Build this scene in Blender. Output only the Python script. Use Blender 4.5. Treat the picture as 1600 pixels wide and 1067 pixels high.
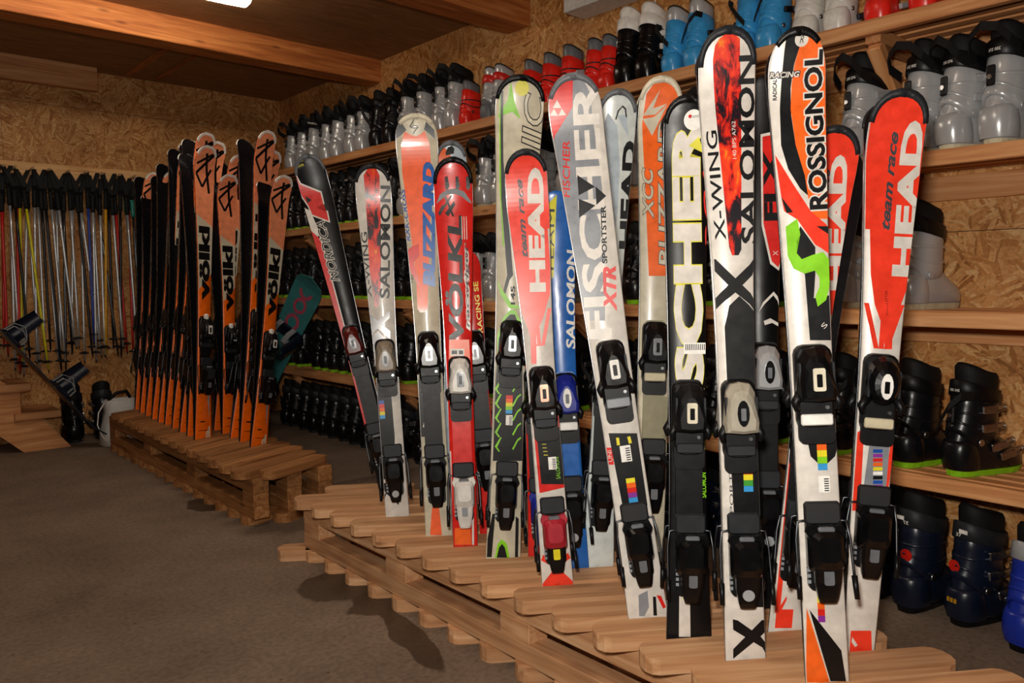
import bpy, bmesh, math, random
from mathutils import Vector, Matrix
random.seed(7)
for o in list(bpy.data.objects): bpy.data.objects.remove(o)
S = bpy.context.scene
COL = S.collection
R_ = math.radians

# ------------------------------------------------------------------ camera
FPX = 1209.4; PITCH = R_(4.3724); YAW = R_(41.78); ROLL = R_(-0.4684)
CAM = Vector((0, 0, 1.085))
_F = Vector((math.sin(YAW), math.cos(YAW), 0)); _R = Vector((math.cos(YAW), -math.sin(YAW), 0)); _U = Vector((0, 0, 1))
FW = _F*math.cos(PITCH) - _U*math.sin(PITCH); _up = _F*math.sin(PITCH) + _U*math.cos(PITCH)
RT = _R*math.cos(ROLL) + _up*math.sin(ROLL); UP = _up*math.cos(ROLL) - _R*math.sin(ROLL)
cd = bpy.data.cameras.new('camera'); cam = bpy.data.objects.new('camera', cd); COL.objects.link(cam)
cam.matrix_world = Matrix((( RT.x, UP.x, -FW.x, CAM.x), (RT.y, UP.y, -FW.y, CAM.y), (RT.z, UP.z, -FW.z, CAM.z), (0, 0, 0, 1)))
cd.sensor_width = 36; cd.lens = FPX/1600*36; cd.clip_start = 0.02
S.camera = cam

# ------------------------------------------------------------------ world, lights, exposure
W = bpy.data.worlds.new('world'); S.world = W; W.use_nodes = True
W.node_tree.nodes['Background'].inputs[0].default_value = (1.0, 0.86, 0.72, 1)
W.node_tree.nodes['Background'].inputs[1].default_value = 0.012
S.view_settings.view_transform = 'Standard'; S.view_settings.look = 'None'
S.view_settings.gamma = 1; S.view_settings.use_curve_mapping = False
S.view_settings.exposure = 0.18
# the photographer's flash, held above and left of the lens and tilted up
fl = bpy.data.lights.new('camera_flash', 'SPOT'); fl.energy = 120; fl.color = (1.0, 0.93, 0.84)
fl.spot_size = R_(150); fl.spot_blend = 0.8; fl.shadow_soft_size = 0.05
flo = bpy.data.objects.new('camera_flash', fl); COL.objects.link(flo)
flo.location = CAM + UP*0.16 - RT*0.05
_aim = Vector((math.sin(YAW+R_(9)), math.cos(YAW+R_(9)), 0.25)).normalized()
flo.rotation_euler = _aim.to_track_quat('-Z', 'Y').to_euler()

def ray(x, y):
    return RT*((x-800)/FPX) - UP*((y-533.5)/FPX) + FW
def at_z(x, y, z):
    d = ray(x, y); return CAM + d*((z-CAM.z)/d.z)
def at_x(x, y, X):
    d = ray(x, y); return CAM + d*(X/d.x)
def at_y(x, y, Y):
    d = ray(x, y); return CAM + d*(Y/d.y)
def crop(x0, y0, k):
    return lambda *pts: [(x0+a*k, y0+b*k) for a, b in pts]

# ------------------------------------------------------------------ materials
MATS = {}
def nmat(name):
    m = bpy.data.materials.new(name); m.use_nodes = True
    nt = m.node_tree; b = nt.nodes['Principled BSDF']
    return m, nt, b
def N(nt, t, **kw):
    n = nt.nodes.new(t)
    for k, v in kw.items(): setattr(n, k, v)
    return n
def lin(c):
    if isinstance(c, str):
        c = [int(c[i:i+2], 16)/255 for i in (0, 2, 4)]
        c = [x/12.92 if x <= .04045 else ((x+.055)/1.055)**2.4 for x in c]
    return (c[0], c[1], c[2], 1)
def mat(name, color=None, rough=.45, metal=0., var=.12, scale=40., bump=0., spec=.5, coat=0.):
    """plain coloured material with a little procedural variation in tone and gloss"""
    if name in MATS: return MATS[name]
    m, nt, b = nmat(name); c = lin(color); L = nt.links
    tc = N(nt, 'ShaderNodeTexCoord'); no = N(nt, 'ShaderNodeTexNoise'); no.inputs['Scale'].default_value = scale; no.inputs['Detail'].default_value = 4
    L.new(tc.outputs['Object'], no.inputs['Vector'])
    r = N(nt, 'ShaderNodeValToRGB'); e = r.color_ramp.elements
    e[0].position = .3; e[1].position = .7
    e[0].color = (c[0]*(1-var), c[1]*(1-var), c[2]*(1-var), 1); e[1].color = (min(1, c[0]*(1+var)), min(1, c[1]*(1+var)), min(1, c[2]*(1+var)), 1)
    L.new(no.outputs['Fac'], r.inputs['Fac']); L.new(r.outputs['Color'], b.inputs['Base Color'])
    b.inputs['Metallic'].default_value = metal; b.inputs['Specular IOR Level'].default_value = spec
    mr = N(nt, 'ShaderNodeMapRange'); mr.inputs['To Min'].default_value = max(.02, rough-.08); mr.inputs['To Max'].default_value = min(1, rough+.08)
    L.new(no.outputs['Fac'], mr.inputs['Value']); L.new(mr.outputs['Result'], b.inputs['Roughness'])
    if coat: b.inputs['Coat Weight'].default_value = coat; b.inputs['Coat Roughness'].default_value = .12
    if bump:
        bp = N(nt, 'ShaderNodeBump'); bp.inputs['Strength'].default_value = bump; bp.inputs['Distance'].default_value = .002
        L.new(no.outputs['Fac'], bp.inputs['Height']); L.new(bp.outputs['Normal'], b.inputs['Normal'])
    MATS[name] = m; return m

def wood(name, c1, c2, c3, rough=.6):
    """grain runs along local x"""
    m, nt, b = nmat(name); L = nt.links
    tc = N(nt, 'ShaderNodeTexCoord'); oi = N(nt, 'ShaderNodeObjectInfo')
    add = N(nt, 'ShaderNodeVectorMath', operation='ADD'); sc = N(nt, 'ShaderNodeVectorMath', operation='SCALE')
    cx = N(nt, 'ShaderNodeCombineXYZ'); L.new(oi.outputs['Random'], cx.inputs[0]); L.new(oi.outputs['Random'], cx.inputs[1]); L.new(oi.outputs['Random'], cx.inputs[2])
    L.new(cx.outputs[0], sc.inputs[0]); sc.inputs['Scale'].default_value = 37.0
    L.new(tc.outputs['Object'], add.inputs[0]); L.new(sc.outputs[0], add.inputs[1])
    mp = N(nt, 'ShaderNodeMapping'); mp.inputs['Scale'].default_value = (1.6, 26, 26); L.new(add.outputs[0], mp.inputs['Vector'])
    n1 = N(nt, 'ShaderNodeTexNoise'); n1.inputs['Scale'].default_value = 1.6; n1.inputs['Detail'].default_value = 5; n1.inputs['Distortion'].default_value = .8
    L.new(mp.outputs[0], n1.inputs['Vector'])
    mp2 = N(nt, 'ShaderNodeMapping'); mp2.inputs['Scale'].default_value = (2.5, 9, 9); L.new(add.outputs[0], mp2.inputs['Vector'])
    kn = N(nt, 'ShaderNodeTexVoronoi'); kn.inputs['Scale'].default_value = 1.0; L.new(mp2.outputs[0], kn.inputs['Vector'])
    r = N(nt, 'ShaderNodeValToRGB'); e = r.color_ramp.elements
    e[0].position = .32; e[0].color = lin(c1); e[1].position = .72; e[1].color = lin(c3)
    x = e.new(.52); x.color = lin(c2)
    L.new(n1.outputs['Fac'], r.inputs['Fac'])
    kr = N(nt, 'ShaderNodeValToRGB'); kr.color_ramp.elements[0].position = .03; kr.color_ramp.elements[1].position = .11
    kr.color_ramp.elements[0].color = (.3, .2, .15, 1); kr.color_ramp.elements[1].color = (1, 1, 1, 1)
    L.new(kn.outputs['Distance'], kr.inputs['Fac'])
    mx = N(nt, 'ShaderNodeMix', data_type='RGBA', blend_type='MULTIPLY'); mx.inputs['Factor'].default_value = .8
    L.new(r.outputs['Color'], mx.inputs[6]); L.new(kr.outputs['Color'], mx.inputs[7])
    hv = N(nt, 'ShaderNodeHueSaturation'); mr = N(nt, 'ShaderNodeMapRange'); mr.inputs['To Min'].default_value = .82; mr.inputs['To Max'].default_value = 1.15
    L.new(oi.outputs['Random'], mr.inputs['Value']); L.new(mr.outputs['Result'], hv.inputs['Value']); L.new(mx.outputs[2], hv.inputs['Color'])
    L.new(hv.outputs['Color'], b.inputs['Base Color'])
    b.inputs['Roughness'].default_value = rough; b.inputs['Specular IOR Level'].default_value = .3
    bp = N(nt, 'ShaderNodeBump'); bp.inputs['Strength'].default_value = .25; bp.inputs['Distance'].default_value = .002
    L.new(n1.outputs['Fac'], bp.inputs['Height']); L.new(bp.outputs['Normal'], b.inputs['Normal'])
    MATS[name] = m; return m

def osb(name, a, bb, dark=1.0):
    """pressed strand board: cells of stretched flakes at random angles. a, bb: the two in-plane axes"""
    m, nt, b = nmat(name); L = nt.links
    tc = N(nt, 'ShaderNodeTexCoord'); sp = N(nt, 'ShaderNodeSeparateXYZ'); L.new(tc.outputs['Object'], sp.inputs[0])
    cb = N(nt, 'ShaderNodeCombineXYZ'); L.new(sp.outputs[a], cb.inputs[0]); L.new(sp.outputs[bb], cb.inputs[1])
    cols = []
    for i, (s1, s2) in enumerate(((6., 14.), (9., 20.), (14., 26.))):
        of = N(nt, 'ShaderNodeVectorMath', operation='ADD'); of.inputs[1].default_value = (i*3.7, i*5.1, i*1.3); L.new(cb.outputs[0], of.inputs[0])
        v1 = N(nt, 'ShaderNodeTexVoronoi'); v1.inputs['Scale'].default_value = s1; L.new(of.outputs[0], v1.inputs['Vector'])
        s = N(nt, 'ShaderNodeSeparateColor'); L.new(v1.outputs['Color'], s.inputs[0])
        an = N(nt, 'ShaderNodeMath', operation='MULTIPLY'); an.inputs[1].default_value = 3.14; L.new(s.outputs[0], an.inputs[0])
        ro = N(nt, 'ShaderNodeVectorRotate', rotation_type='Z_AXIS'); L.new(of.outputs[0], ro.inputs['Vector']); L.new(an.outputs[0], ro.inputs['Angle'])
        mp = N(nt, 'ShaderNodeMapping'); mp.inputs['Scale'].default_value = (1, 7., 1); L.new(ro.outputs[0], mp.inputs['Vector'])
        v2 = N(nt, 'ShaderNodeTexVoronoi'); v2.inputs['Scale'].default_value = s2*.5; L.new(mp.outputs[0], v2.inputs['Vector'])
        s2n = N(nt, 'ShaderNodeSeparateColor'); L.new(v2.outputs['Color'], s2n.inputs[0])
        cols.append((s2n.outputs[0], s2n.outputs[1], v1, v2))
    # choose between the layers by random flake value
    m1 = N(nt, 'ShaderNodeMath', operation='GREATER_THAN'); m1.inputs[1].default_value = .45; L.new(cols[0][1], m1.inputs[0])
    mxa = N(nt, 'ShaderNodeMix', data_type='FLOAT'); L.new(m1.outputs[0], mxa.inputs[0]); L.new(cols[1][0], mxa.inputs[2]); L.new(cols[0][0], mxa.inputs[3])
    m2 = N(nt, 'ShaderNodeMath', operation='GREATER_THAN'); m2.inputs[1].default_value = .62; L.new(cols[2][1], m2.inputs[0])
    mxb = N(nt, 'ShaderNodeMix', data_type='FLOAT'); L.new(m2.outputs[0], mxb.inputs[0]); L.new(mxa.outputs[0], mxb.inputs[2]); L.new(cols[2][0], mxb.inputs[3])
    r = N(nt, 'ShaderNodeValToRGB'); e = r.color_ramp.elements
    e[0].position = .0; e[1].position = 1.
    e[0].color = lin('a4682f'); e[1].color = lin('eebd80')
    for p, c in ((.08, 'bd7c3e'), (.35, 'cf9050'), (.6, 'db9e5e'), (.85, 'e2ab6c')): x = e.new(p); x.color = lin(c)
    L.new(mxb.outputs[0], r.inputs['Fac'])
    big = N(nt, 'ShaderNodeTexNoise'); big.inputs['Scale'].default_value = 3.; big.inputs['Detail'].default_value = 3; L.new(cb.outputs[0], big.inputs['Vector'])
    fine = N(nt, 'ShaderNodeTexNoise'); fine.inputs['Scale'].default_value = 90.; fine.inputs['Detail'].default_value = 3; L.new(cb.outputs[0], fine.inputs['Vector'])
    mr = N(nt, 'ShaderNodeMapRange'); mr.inputs['From Min'].default_value = .3; mr.inputs['From Max'].default_value = .7; mr.inputs['To Min'].default_value = .72*dark; mr.inputs['To Max'].default_value = 1.08*dark; L.new(big.outputs['Fac'], mr.inputs['Value'])
    mr2 = N(nt, 'ShaderNodeMapRange'); mr2.inputs['From Min'].default_value = .35; mr2.inputs['From Max'].default_value = .6; mr2.inputs['To Min'].default_value = .8; mr2.inputs['To Max'].default_value = 1.05; L.new(fine.outputs['Fac'], mr2.inputs['Value'])
    mm = N(nt, 'ShaderNodeMath', operation='MULTIPLY'); L.new(mr.outputs[0], mm.inputs[0]); L.new(mr2.outputs[0], mm.inputs[1])
    hv = N(nt, 'ShaderNodeHueSaturation'); L.new(mm.outputs[0], hv.inputs['Value']); L.new(r.outputs['Color'], hv.inputs['Color'])
    L.new(hv.outputs['Color'], b.inputs['Base Color'])
    b.inputs['Roughness'].default_value = .6; b.inputs['Specular IOR Level'].default_value = .3
    bp = N(nt, 'ShaderNodeBump'); bp.inputs['Strength'].default_value = .35; bp.inputs['Distance'].default_value = .003
    L.new(mxb.outputs[0], bp.inputs['Height']); L.new(bp.outputs['Normal'], b.inputs['Normal'])
    MATS[name] = m; return m

# ------------------------------------------------------------------ mesh builder
class MB:
    def __init__(s): s.v = []; s.f = []; s.m = []; s.sm = []
    def add(s, vs, fs, mi=0, smooth=False):
        o = len(s.v); s.v += [tuple(p) for p in vs]
        for f in fs: s.f.append([i+o for i in f]); s.m.append(mi); s.sm.append(smooth)
        return s
    def box(s, a, b, mi=0, M=None, ch=0.):
        """box from corner a to corner b with chamfer ch"""
        x0, y0, z0 = a; x1, y1, z1 = b
        if ch <= 0:
            vs = [(x, y, z) for z in (z0, z1) for y in (y0, y1) for x in (x0, x1)]
            fs = [(0, 2, 3, 1), (4, 5, 7, 6), (0, 1, 5, 4), (2, 6, 7, 3), (0, 4, 6, 2), (1, 3, 7, 5)]
        else:
            c = ch
            def oct(ix, iy): return [(x0+ix, y0+iy+c), (x0+ix+c, y0+iy), (x1-ix-c, y0+iy), (x1-ix, y0+iy+c), (x1-ix, y1-iy-c), (x1-ix-c, y1-iy), (x0+ix+c, y1-iy), (x0+ix, y1-iy-c)]
            rings = [[(x, y, z0) for x, y in oct(c*.7, c*.7)], [(x, y, z0+c) for x, y in oct(0, 0)], [(x, y, z1-c) for x, y in oct(0, 0)], [(x, y, z1) for x, y in oct(c*.7, c*.7)]]
            return s.loft(rings, mi, M=M)
        if M: vs = [M @ Vector(p) for p in vs]
        return s.add(vs, fs, mi)
    def loft(s, rings, mi=0, cap0=True, cap1=True, smooth=False, M=None, close=True):
        n = len(rings[0]); vs = [p for r in rings for p in r]
        if M: vs = [M @ Vector(p) for p in vs]
        fs = []
        for k in range(len(rings)-1):
            for i in range(n if close else n-1):
                j = (i+1) % n; fs.append((k*n+i, k*n+j, (k+1)*n+j, (k+1)*n+i))
        s.add(vs, fs, mi, smooth); o = len(s.v)-len(vs)
        if cap0: s.f.append([o+i for i in range(n)][::-1]); s.m.append(mi); s.sm.append(False)
        if cap1: s.f.append([o+(len(rings)-1)*n+i for i in range(n)]); s.m.append(mi); s.sm.append(False)
        return s
    def tube(s, path, r, n=6, mi=0, M=None, cap=True):
        path = [Vector(p) for p in path]; rings = []
        rr = r if isinstance(r, (list, tuple)) else [r]*len(path)
        prev = None
        for i, p in enumerate(path):
            d = (path[min(i+1, len(path)-1)]-path[max(i-1, 0)]).normalized()
            if prev is None:
                a = Vector((0, 0, 1)) if abs(d.z) < .9 else Vector((1, 0, 0)); u = d.cross(a).normalized()
            else: u = (prev - d*prev.dot(d)).normalized()
            prev = u; w = d.cross(u)
            rings.append([p + (u*math.cos(2*math.pi*k/n)+w*math.sin(2*math.pi*k/n))*rr[i] for k in range(n)])
        return s.loft(rings, mi, cap, cap, True, M)
    def ribbon(s, path, wdir, w, t=.002, mi=0, M=None):
        """flat strap of width w along wdir following path"""
        path = [Vector(p) for p in path]; rings = []
        for i, p in enumerate(path):
            d = (path[min(i+1, len(path)-1)]-path[max(i-1, 0)]).normalized()
            wd = Vector(wdir[i] if isinstance(wdir, list) else wdir).normalized(); nn = d.cross(wd).normalized()
            rings.append([p+wd*w/2+nn*t/2, p-wd*w/2+nn*t/2, p-wd*w/2-nn*t/2, p+wd*w/2-nn*t/2])
        return s.loft(rings, mi, M=M)
    def prism(s, poly, h0, h1, mi=0, M=None):
        """polygon in local xy from z h0 to h1"""
        return s.loft([[(x, y, h0) for x, y in poly], [(x, y, h1) for x, y in poly]], mi, M=M)
    def mesh(s, name, mats):
        me = bpy.data.meshes.new(name); me.from_pydata(s.v, [], s.f)
        for m in (mats if isinstance(mats, (list, tuple)) else [mats]): me.materials.append(MATS[m] if isinstance(m, str) else m)
        me.polygons.foreach_set('material_index', s.m); me.polygons.foreach_set('use_smooth', s.sm)
        bm = bmesh.new(); bm.from_mesh(me); bmesh.ops.recalc_face_normals(bm, faces=bm.faces); bm.to_mesh(me); bm.free()
        me.update(); return me
    def build(s, name, mats, parent=None, M=None):
        return put(name, s.mesh(name, mats), parent, M)
def put(name, me, parent=None, M=None):
    o = bpy.data.objects.new(name, me); COL.objects.link(o)
    if parent: o.parent = parent
    if M is not None: o.matrix_local = M
    return o
def tag(o, label=None, cat=None, group=None, kind=None):
    if label: o['label'] = label
    if cat: o['category'] = cat
    if group: o['group'] = group
    if kind: o['kind'] = kind
    return o
def empty(name, M=None):
    o = bpy.data.objects.new(name, None); COL.objects.link(o); o.empty_display_size = .05
    if M is not None: o.matrix_world = M
    return o
def copy_tree(o, parent=None):
    c = o.copy(); COL.objects.link(c); c.parent = parent
    for ch in list(o.children): copy_tree(ch, c)
    return c
def TM(loc, rz=0., rx=0., ry=0.):
    return Matrix.Translation(loc) @ Matrix.Rotation(rz, 4, 'Z') @ Matrix.Rotation(ry, 4, 'Y') @ Matrix.Rotation(rx, 4, 'X')
ORD = ['first', 'second', 'third', 'fourth', 'fifth', 'sixth', 'seventh', 'eighth', 'ninth', 'tenth', 'eleventh', 'twelfth', 'thirteenth', 'fourteenth', 'fifteenth', 'sixteenth', 'seventeenth', 'eighteenth', 'nineteenth', 'twentieth']

WALL_X = 3.0; WALL_Y = 6.28; CEIL = 2.627
# common materials
wood('pine', 'c08850', 'd8a870', 'e8c08c'); wood('pallet_wood', 'b8835a', 'd09d70', 'e0b48a', .7)
wood('shelf_wood', 'b87546', 'd2945f', 'e2ab78'); wood('beam_wood', '9c5628', 'bb7038', 'ce884c')
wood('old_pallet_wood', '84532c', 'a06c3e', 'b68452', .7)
mat('black', '0b0b0d', .42, spec=.3); mat('black_gloss', '09090b', .25, spec=.4); mat('black_matte', '0d0d0e', .7, spec=.3)
mat('rubber', '17171a', .65); mat('steel', 'b8bcc0', .28, 1.); mat('dark_steel', '55585c', .35, 1.)
mat('white', 'e8e4dc', .4); mat('paper', 'f2f0ea', .6); mat('cream', 'd8d0b8', .4)
mat('silver_plastic', 'b9bbbd', .25, .28, .06, 12); mat('grey', '8b8f94', .4); mat('mid_grey', '62656a', .45); mat('dark_grey', '222428', .5, spec=.3)
mat('lime', '8ed11e', .4); mat('red', 'd02318', .35); mat('bright_red', 'e8281c', .3); mat('orange', 'f0641a', .32); mat('blue', '1f62b8', .3)
mat('yellow', 'e6d61e', .4); mat('beige', 'c9bfa0', .6); mat('clear_plastic', 'c4c8cc', .12, .6)
mat('navy', '121a2c', .3); mat('royal_blue', '1c32a0', .35); mat('sky_blue', '3a9ad8', .3); mat('white_plastic', 'dcd9d2', .35); mat('gold', 'b98a1e', .4)
# ------------------------------------------------------------------ the room
osb('osb_back', 0, 2, .9); osb('osb_right', 1, 2, 1.0)
def floor_mat():
    m, nt, b = nmat('concrete'); L = nt.links
    tc = N(nt, 'ShaderNodeTexCoord')
    n1 = N(nt, 'ShaderNodeTexNoise'); n1.inputs['Scale'].default_value = 2.2; n1.inputs['Detail'].default_value = 8; n1.inputs['Roughness'].default_value = .65; L.new(tc.outputs['Object'], n1.inputs['Vector'])
    n2 = N(nt, 'ShaderNodeTexNoise'); n2.inputs['Scale'].default_value = 60; n2.inputs['Detail'].default_value = 4; L.new(tc.outputs['Object'], n2.inputs['Vector'])
    r = N(nt, 'ShaderNodeValToRGB'); e = r.color_ramp.elements
    e[0].position = .3; e[0].color = lin('6e5c4d'); e[1].position = .72; e[1].color = lin('917d6a'); L.new(n1.outputs['Fac'], r.inputs['Fac'])
    r2 = N(nt, 'ShaderNodeValToRGB'); r2.color_ramp.elements[0].position = .3; r2.color_ramp.elements[1].position = .6; r2.color_ramp.elements[0].color = (.72, .7, .68, 1); r2.color_ramp.elements[1].color = (1.05, 1.05, 1.05, 1); L.new(n2.outputs['Fac'], r2.inputs['Fac'])
    mx = N(nt, 'ShaderNodeMix', data_type='RGBA', blend_type='MULTIPLY'); mx.inputs['Factor'].default_value = 1; L.new(r.outputs['Color'], mx.inputs[6]); L.new(r2.outputs['Color'], mx.inputs[7])
    # small dark grit
    v = N(nt, 'ShaderNodeTexVoronoi'); v.inputs['Scale'].default_value = 9; L.new(tc.outputs['Object'], v.inputs['Vector'])
    vr = N(nt, 'ShaderNodeValToRGB'); vr.color_ramp.elements[0].position = .03; vr.color_ramp.elements[1].position = .06; vr.color_ramp.elements[0].color = (.25, .22, .2, 1); vr.color_ramp.elements[1].color = (1, 1, 1, 1); L.new(v.outputs['Distance'], vr.inputs['Fac'])
    mg = N(nt, 'ShaderNodeMix', data_type='RGBA', blend_type='MULTIPLY'); mg.inputs['Factor'].default_value = .8; L.new(mx.outputs[2], mg.inputs[6]); L.new(vr.outputs['Color'], mg.inputs[7])
    last = mg.outputs[2]; wet = None
    nd = N(nt, 'ShaderNodeTexNoise'); nd.inputs['Scale'].default_value = 6; nd.inputs['Detail'].default_value = 6; L.new(tc.outputs['Object'], nd.inputs['Vector'])
    for cx, cy, rx, ry, an in ((1.37, 2.46, .20, .15, 30), (1.40, 2.22, .15, .13, 0), (1.55, 2.35, .25, .2, 0), (1.42, 3.86, .17, .12, 60), (1.30, 1.95, .05, .28, -12)):
        mp = N(nt, 'ShaderNodeMapping', vector_type='TEXTURE'); mp.inputs['Location'].default_value = (cx, cy, 0); mp.inputs['Rotation'].default_value = (0, 0, R_(an)); mp.inputs['Scale'].default_value = (rx, ry, 1)
        L.new(tc.outputs['Object'], mp.inputs['Vector'])
        ln = N(nt, 'ShaderNodeVectorMath', operation='LENGTH'); L.new(mp.outputs[0], ln.inputs[0])
        ad = N(nt, 'ShaderNodeMath', operation='MULTIPLY_ADD'); L.new(nd.outputs['Fac'], ad.inputs[0]); ad.inputs[1].default_value = 1.3; L.new(ln.outputs['Value'], ad.inputs[2])
        mr = N(nt, 'ShaderNodeMapRange'); mr.inputs['From Min'].default_value = 1.55; mr.inputs['From Max'].default_value = 1.63; mr.inputs['To Min'].default_value = 1; mr.inputs['To Max'].default_value = 0; L.new(ad.outputs[0], mr.inputs['Value'])
        if wet is None: wet = mr.outputs[0]
        else:
            mxx = N(nt, 'ShaderNodeMath', operation='MAXIMUM'); L.new(wet, mxx.inputs[0]); L.new(mr.outputs[0], mxx.inputs[1]); wet = mxx.outputs[0]
    ms = N(nt, 'ShaderNodeMix', data_type='RGBA', blend_type='MULTIPLY'); L.new(wet, ms.inputs[0]); L.new(last, ms.inputs[6]); ms.inputs[7].default_value = (.36, .32, .28, 1)
    # hairline crack
    w = N(nt, 'ShaderNodeTexWave', wave_type='BANDS'); w.inputs['Scale'].default_value = .12; w.inputs['Distortion'].default_value = 3.; w.inputs['Detail'].default_value = 4; L.new(tc.outputs['Object'], w.inputs['Vector'])
    wr = N(nt, 'ShaderNodeValToRGB'); wr.color_ramp.elements[0].position = .0; wr.color_ramp.elements[1].position = .006; wr.color_ramp.elements[0].color = (.75, .73, .7, 1); wr.color_ramp.elements[1].color = (1, 1, 1, 1); L.new(w.outputs['Fac'], wr.inputs['Fac'])
    mc = N(nt, 'ShaderNodeMix', data_type='RGBA', blend_type='MULTIPLY'); mc.inputs['Factor'].default_value = .7; L.new(ms.outputs[2], mc.inputs[6]); L.new(wr.outputs['Color'], mc.inputs[7])
    L.new(mc.outputs[2], b.inputs['Base Color'])
    rr = N(nt, 'ShaderNodeMapRange'); rr.inputs['To Min'].default_value = .85; rr.inputs['To Max'].default_value = .5; L.new(wet, rr.inputs['Value']); L.new(rr.outputs[0], b.inputs['Roughness'])
    bp = N(nt, 'ShaderNodeBump'); bp.inputs['Strength'].default_value = .3; bp.inputs['Distance'].default_value = .004; L.new(n2.outputs['Fac'], bp.inputs['Height']); L.new(bp.outputs['Normal'], b.inputs['Normal'])
    MATS['concrete'] = m
floor_mat()
XL, YF = -3.2, -3.0
tag(MB().box((XL-.1, YF-.1, -.1), (WALL_X+.2, WALL_Y+.2, 0)).build('floor', 'concrete'), 'worn grey brown concrete floor with damp stains', kind='structure')
# walls: OSB panels as separate boards on a dark backing
mat('backing', '2a1a10', .9)
def panel_wall(name, label, axis, pos, cuts_a, cuts_z, mname):
    bk = MB()
    if axis == 'y': bk.box((cuts_a[0], pos+.012, 0), (cuts_a[-1], pos+.1, CEIL))
    else: bk.box((pos+.012, cuts_a[0], 0), (pos+.1, cuts_a[-1], CEIL))
    w = tag(bk.build(name, 'backing'), label, kind='structure')
    g = .0012
    for zi in range(len(cuts_z)-1):
        for ai in range(len(cuts_a)-1):
            a0, a1, z0, z1 = cuts_a[ai]+g, cuts_a[ai+1]-g, cuts_z[zi]+g, cuts_z[zi+1]-g
            b = MB()
            if axis == 'y': b.box((a0, pos, z0), (a1, pos+.0119, z1))
            else: b.box((pos, a0, z0), (pos+.0119, a1, z1))
            b.build('panel', mname, w)
    return w
panel_wall('wall_back', 'far OSB wall behind the hanging ski poles', 'y', WALL_Y, [XL, -.18, .99, 2.30, WALL_X], [0, 1.14, 2.352, CEIL], 'osb_back')
panel_wall('wall_right', 'long OSB wall behind the boot shelves', 'x', WALL_X, [YF, -1.3, .0, 1.42, 2.78, 4.03, 5.28, WALL_Y], [0, 1.25, CEIL], 'osb_right')
mat('plaster', 'b9a68c', .8)
tag(MB().box((XL-.1, YF, 0), (XL, WALL_Y, CEIL)).build('wall_left', 'plaster'), 'plain wall of the unseen left side', kind='structure')
tag(MB().box((XL, YF-.1, 0), (WALL_X, YF, CEIL)).build('wall_front', 'plaster'), 'plain wall behind the viewpoint', kind='structure')
def ceil_mat():
    m, nt, b = nmat('ceiling_board'); L = nt.links
    tc = N(nt, 'ShaderNodeTexCoord'); mp = N(nt, 'ShaderNodeMapping'); mp.inputs['Scale'].default_value = (3, 14, 1); L.new(tc.outputs['Object'], mp.inputs['Vector'])
    n1 = N(nt, 'ShaderNodeTexNoise'); n1.inputs['Scale'].default_value = 1.5; n1.inputs['Detail'].default_value = 6; n1.inputs['Distortion'].default_value = 1.2; L.new(mp.outputs[0], n1.inputs['Vector'])
    r = N(nt, 'ShaderNodeValToRGB'); e = r.color_ramp.elements; e[0].position = .3; e[0].color = lin('805733'); e[1].position = .7; e[1].color = lin('a5764a'); L.new(n1.outputs['Fac'], r.inputs['Fac'])
    L.new(r.outputs['Color'], b.inputs['Base Color']); b.inputs['Roughness'].default_value = .6
    MATS['ceiling_board'] = m
ceil_mat()
cl = tag(MB().box((XL-.1, YF-.1, CEIL), (WALL_X+.2, WALL_Y+.2, CEIL+.1)).build('ceiling', 'ceiling_board'), 'dark brown board ceiling between the beams', kind='structure')
# two big cross beams, planks along x
def plankx(name, L, w, h, m, parent=None, loc=(0, 0, 0), rz=0., ch=.004):
    """a plank along local x from 0 to L, centred on y, z 0..h"""
    return MB().box((0, -w/2, 0), (L, w/2, h), ch=ch).build(name, m, parent, TM(loc, rz))
bl = WALL_X-XL
tag(plankx('trim_1', bl, .17, .16, 'beam_wood', loc=(XL, 4.785, CEIL-.15), ch=.006), 'reddish brown ceiling beam crossing to the far end of the boot wall', kind='structure')
tag(plankx('trim_2', bl, .19, .16, 'beam_wood', loc=(XL, 3.275, CEIL-.14), ch=.006), 'reddish brown ceiling beam nearer the viewer, cut off by the picture top', kind='structure')
tag(plankx('trim_3', 1.565-XL, .05, .165, 'shelf_wood', loc=(XL, 6.17, CEIL-.005-.16), ch=.003), 'pale plank fixed high on the far wall under the ceiling', kind='structure')
for i, (x, wd) in enumerate(((1.78, .035), (1.98, .03))):
    tag(MB().box((-.62, -wd/2, 0), (.62, wd/2, .012)).build(f'trim_{4+i}', 'beam_wood', None, TM((x, 5.56, CEIL-.013), R_(90))), ['left of two thin ceiling battens beyond the far beam', 'right of two thin ceiling battens beyond the far beam'][i], kind='structure')

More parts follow.
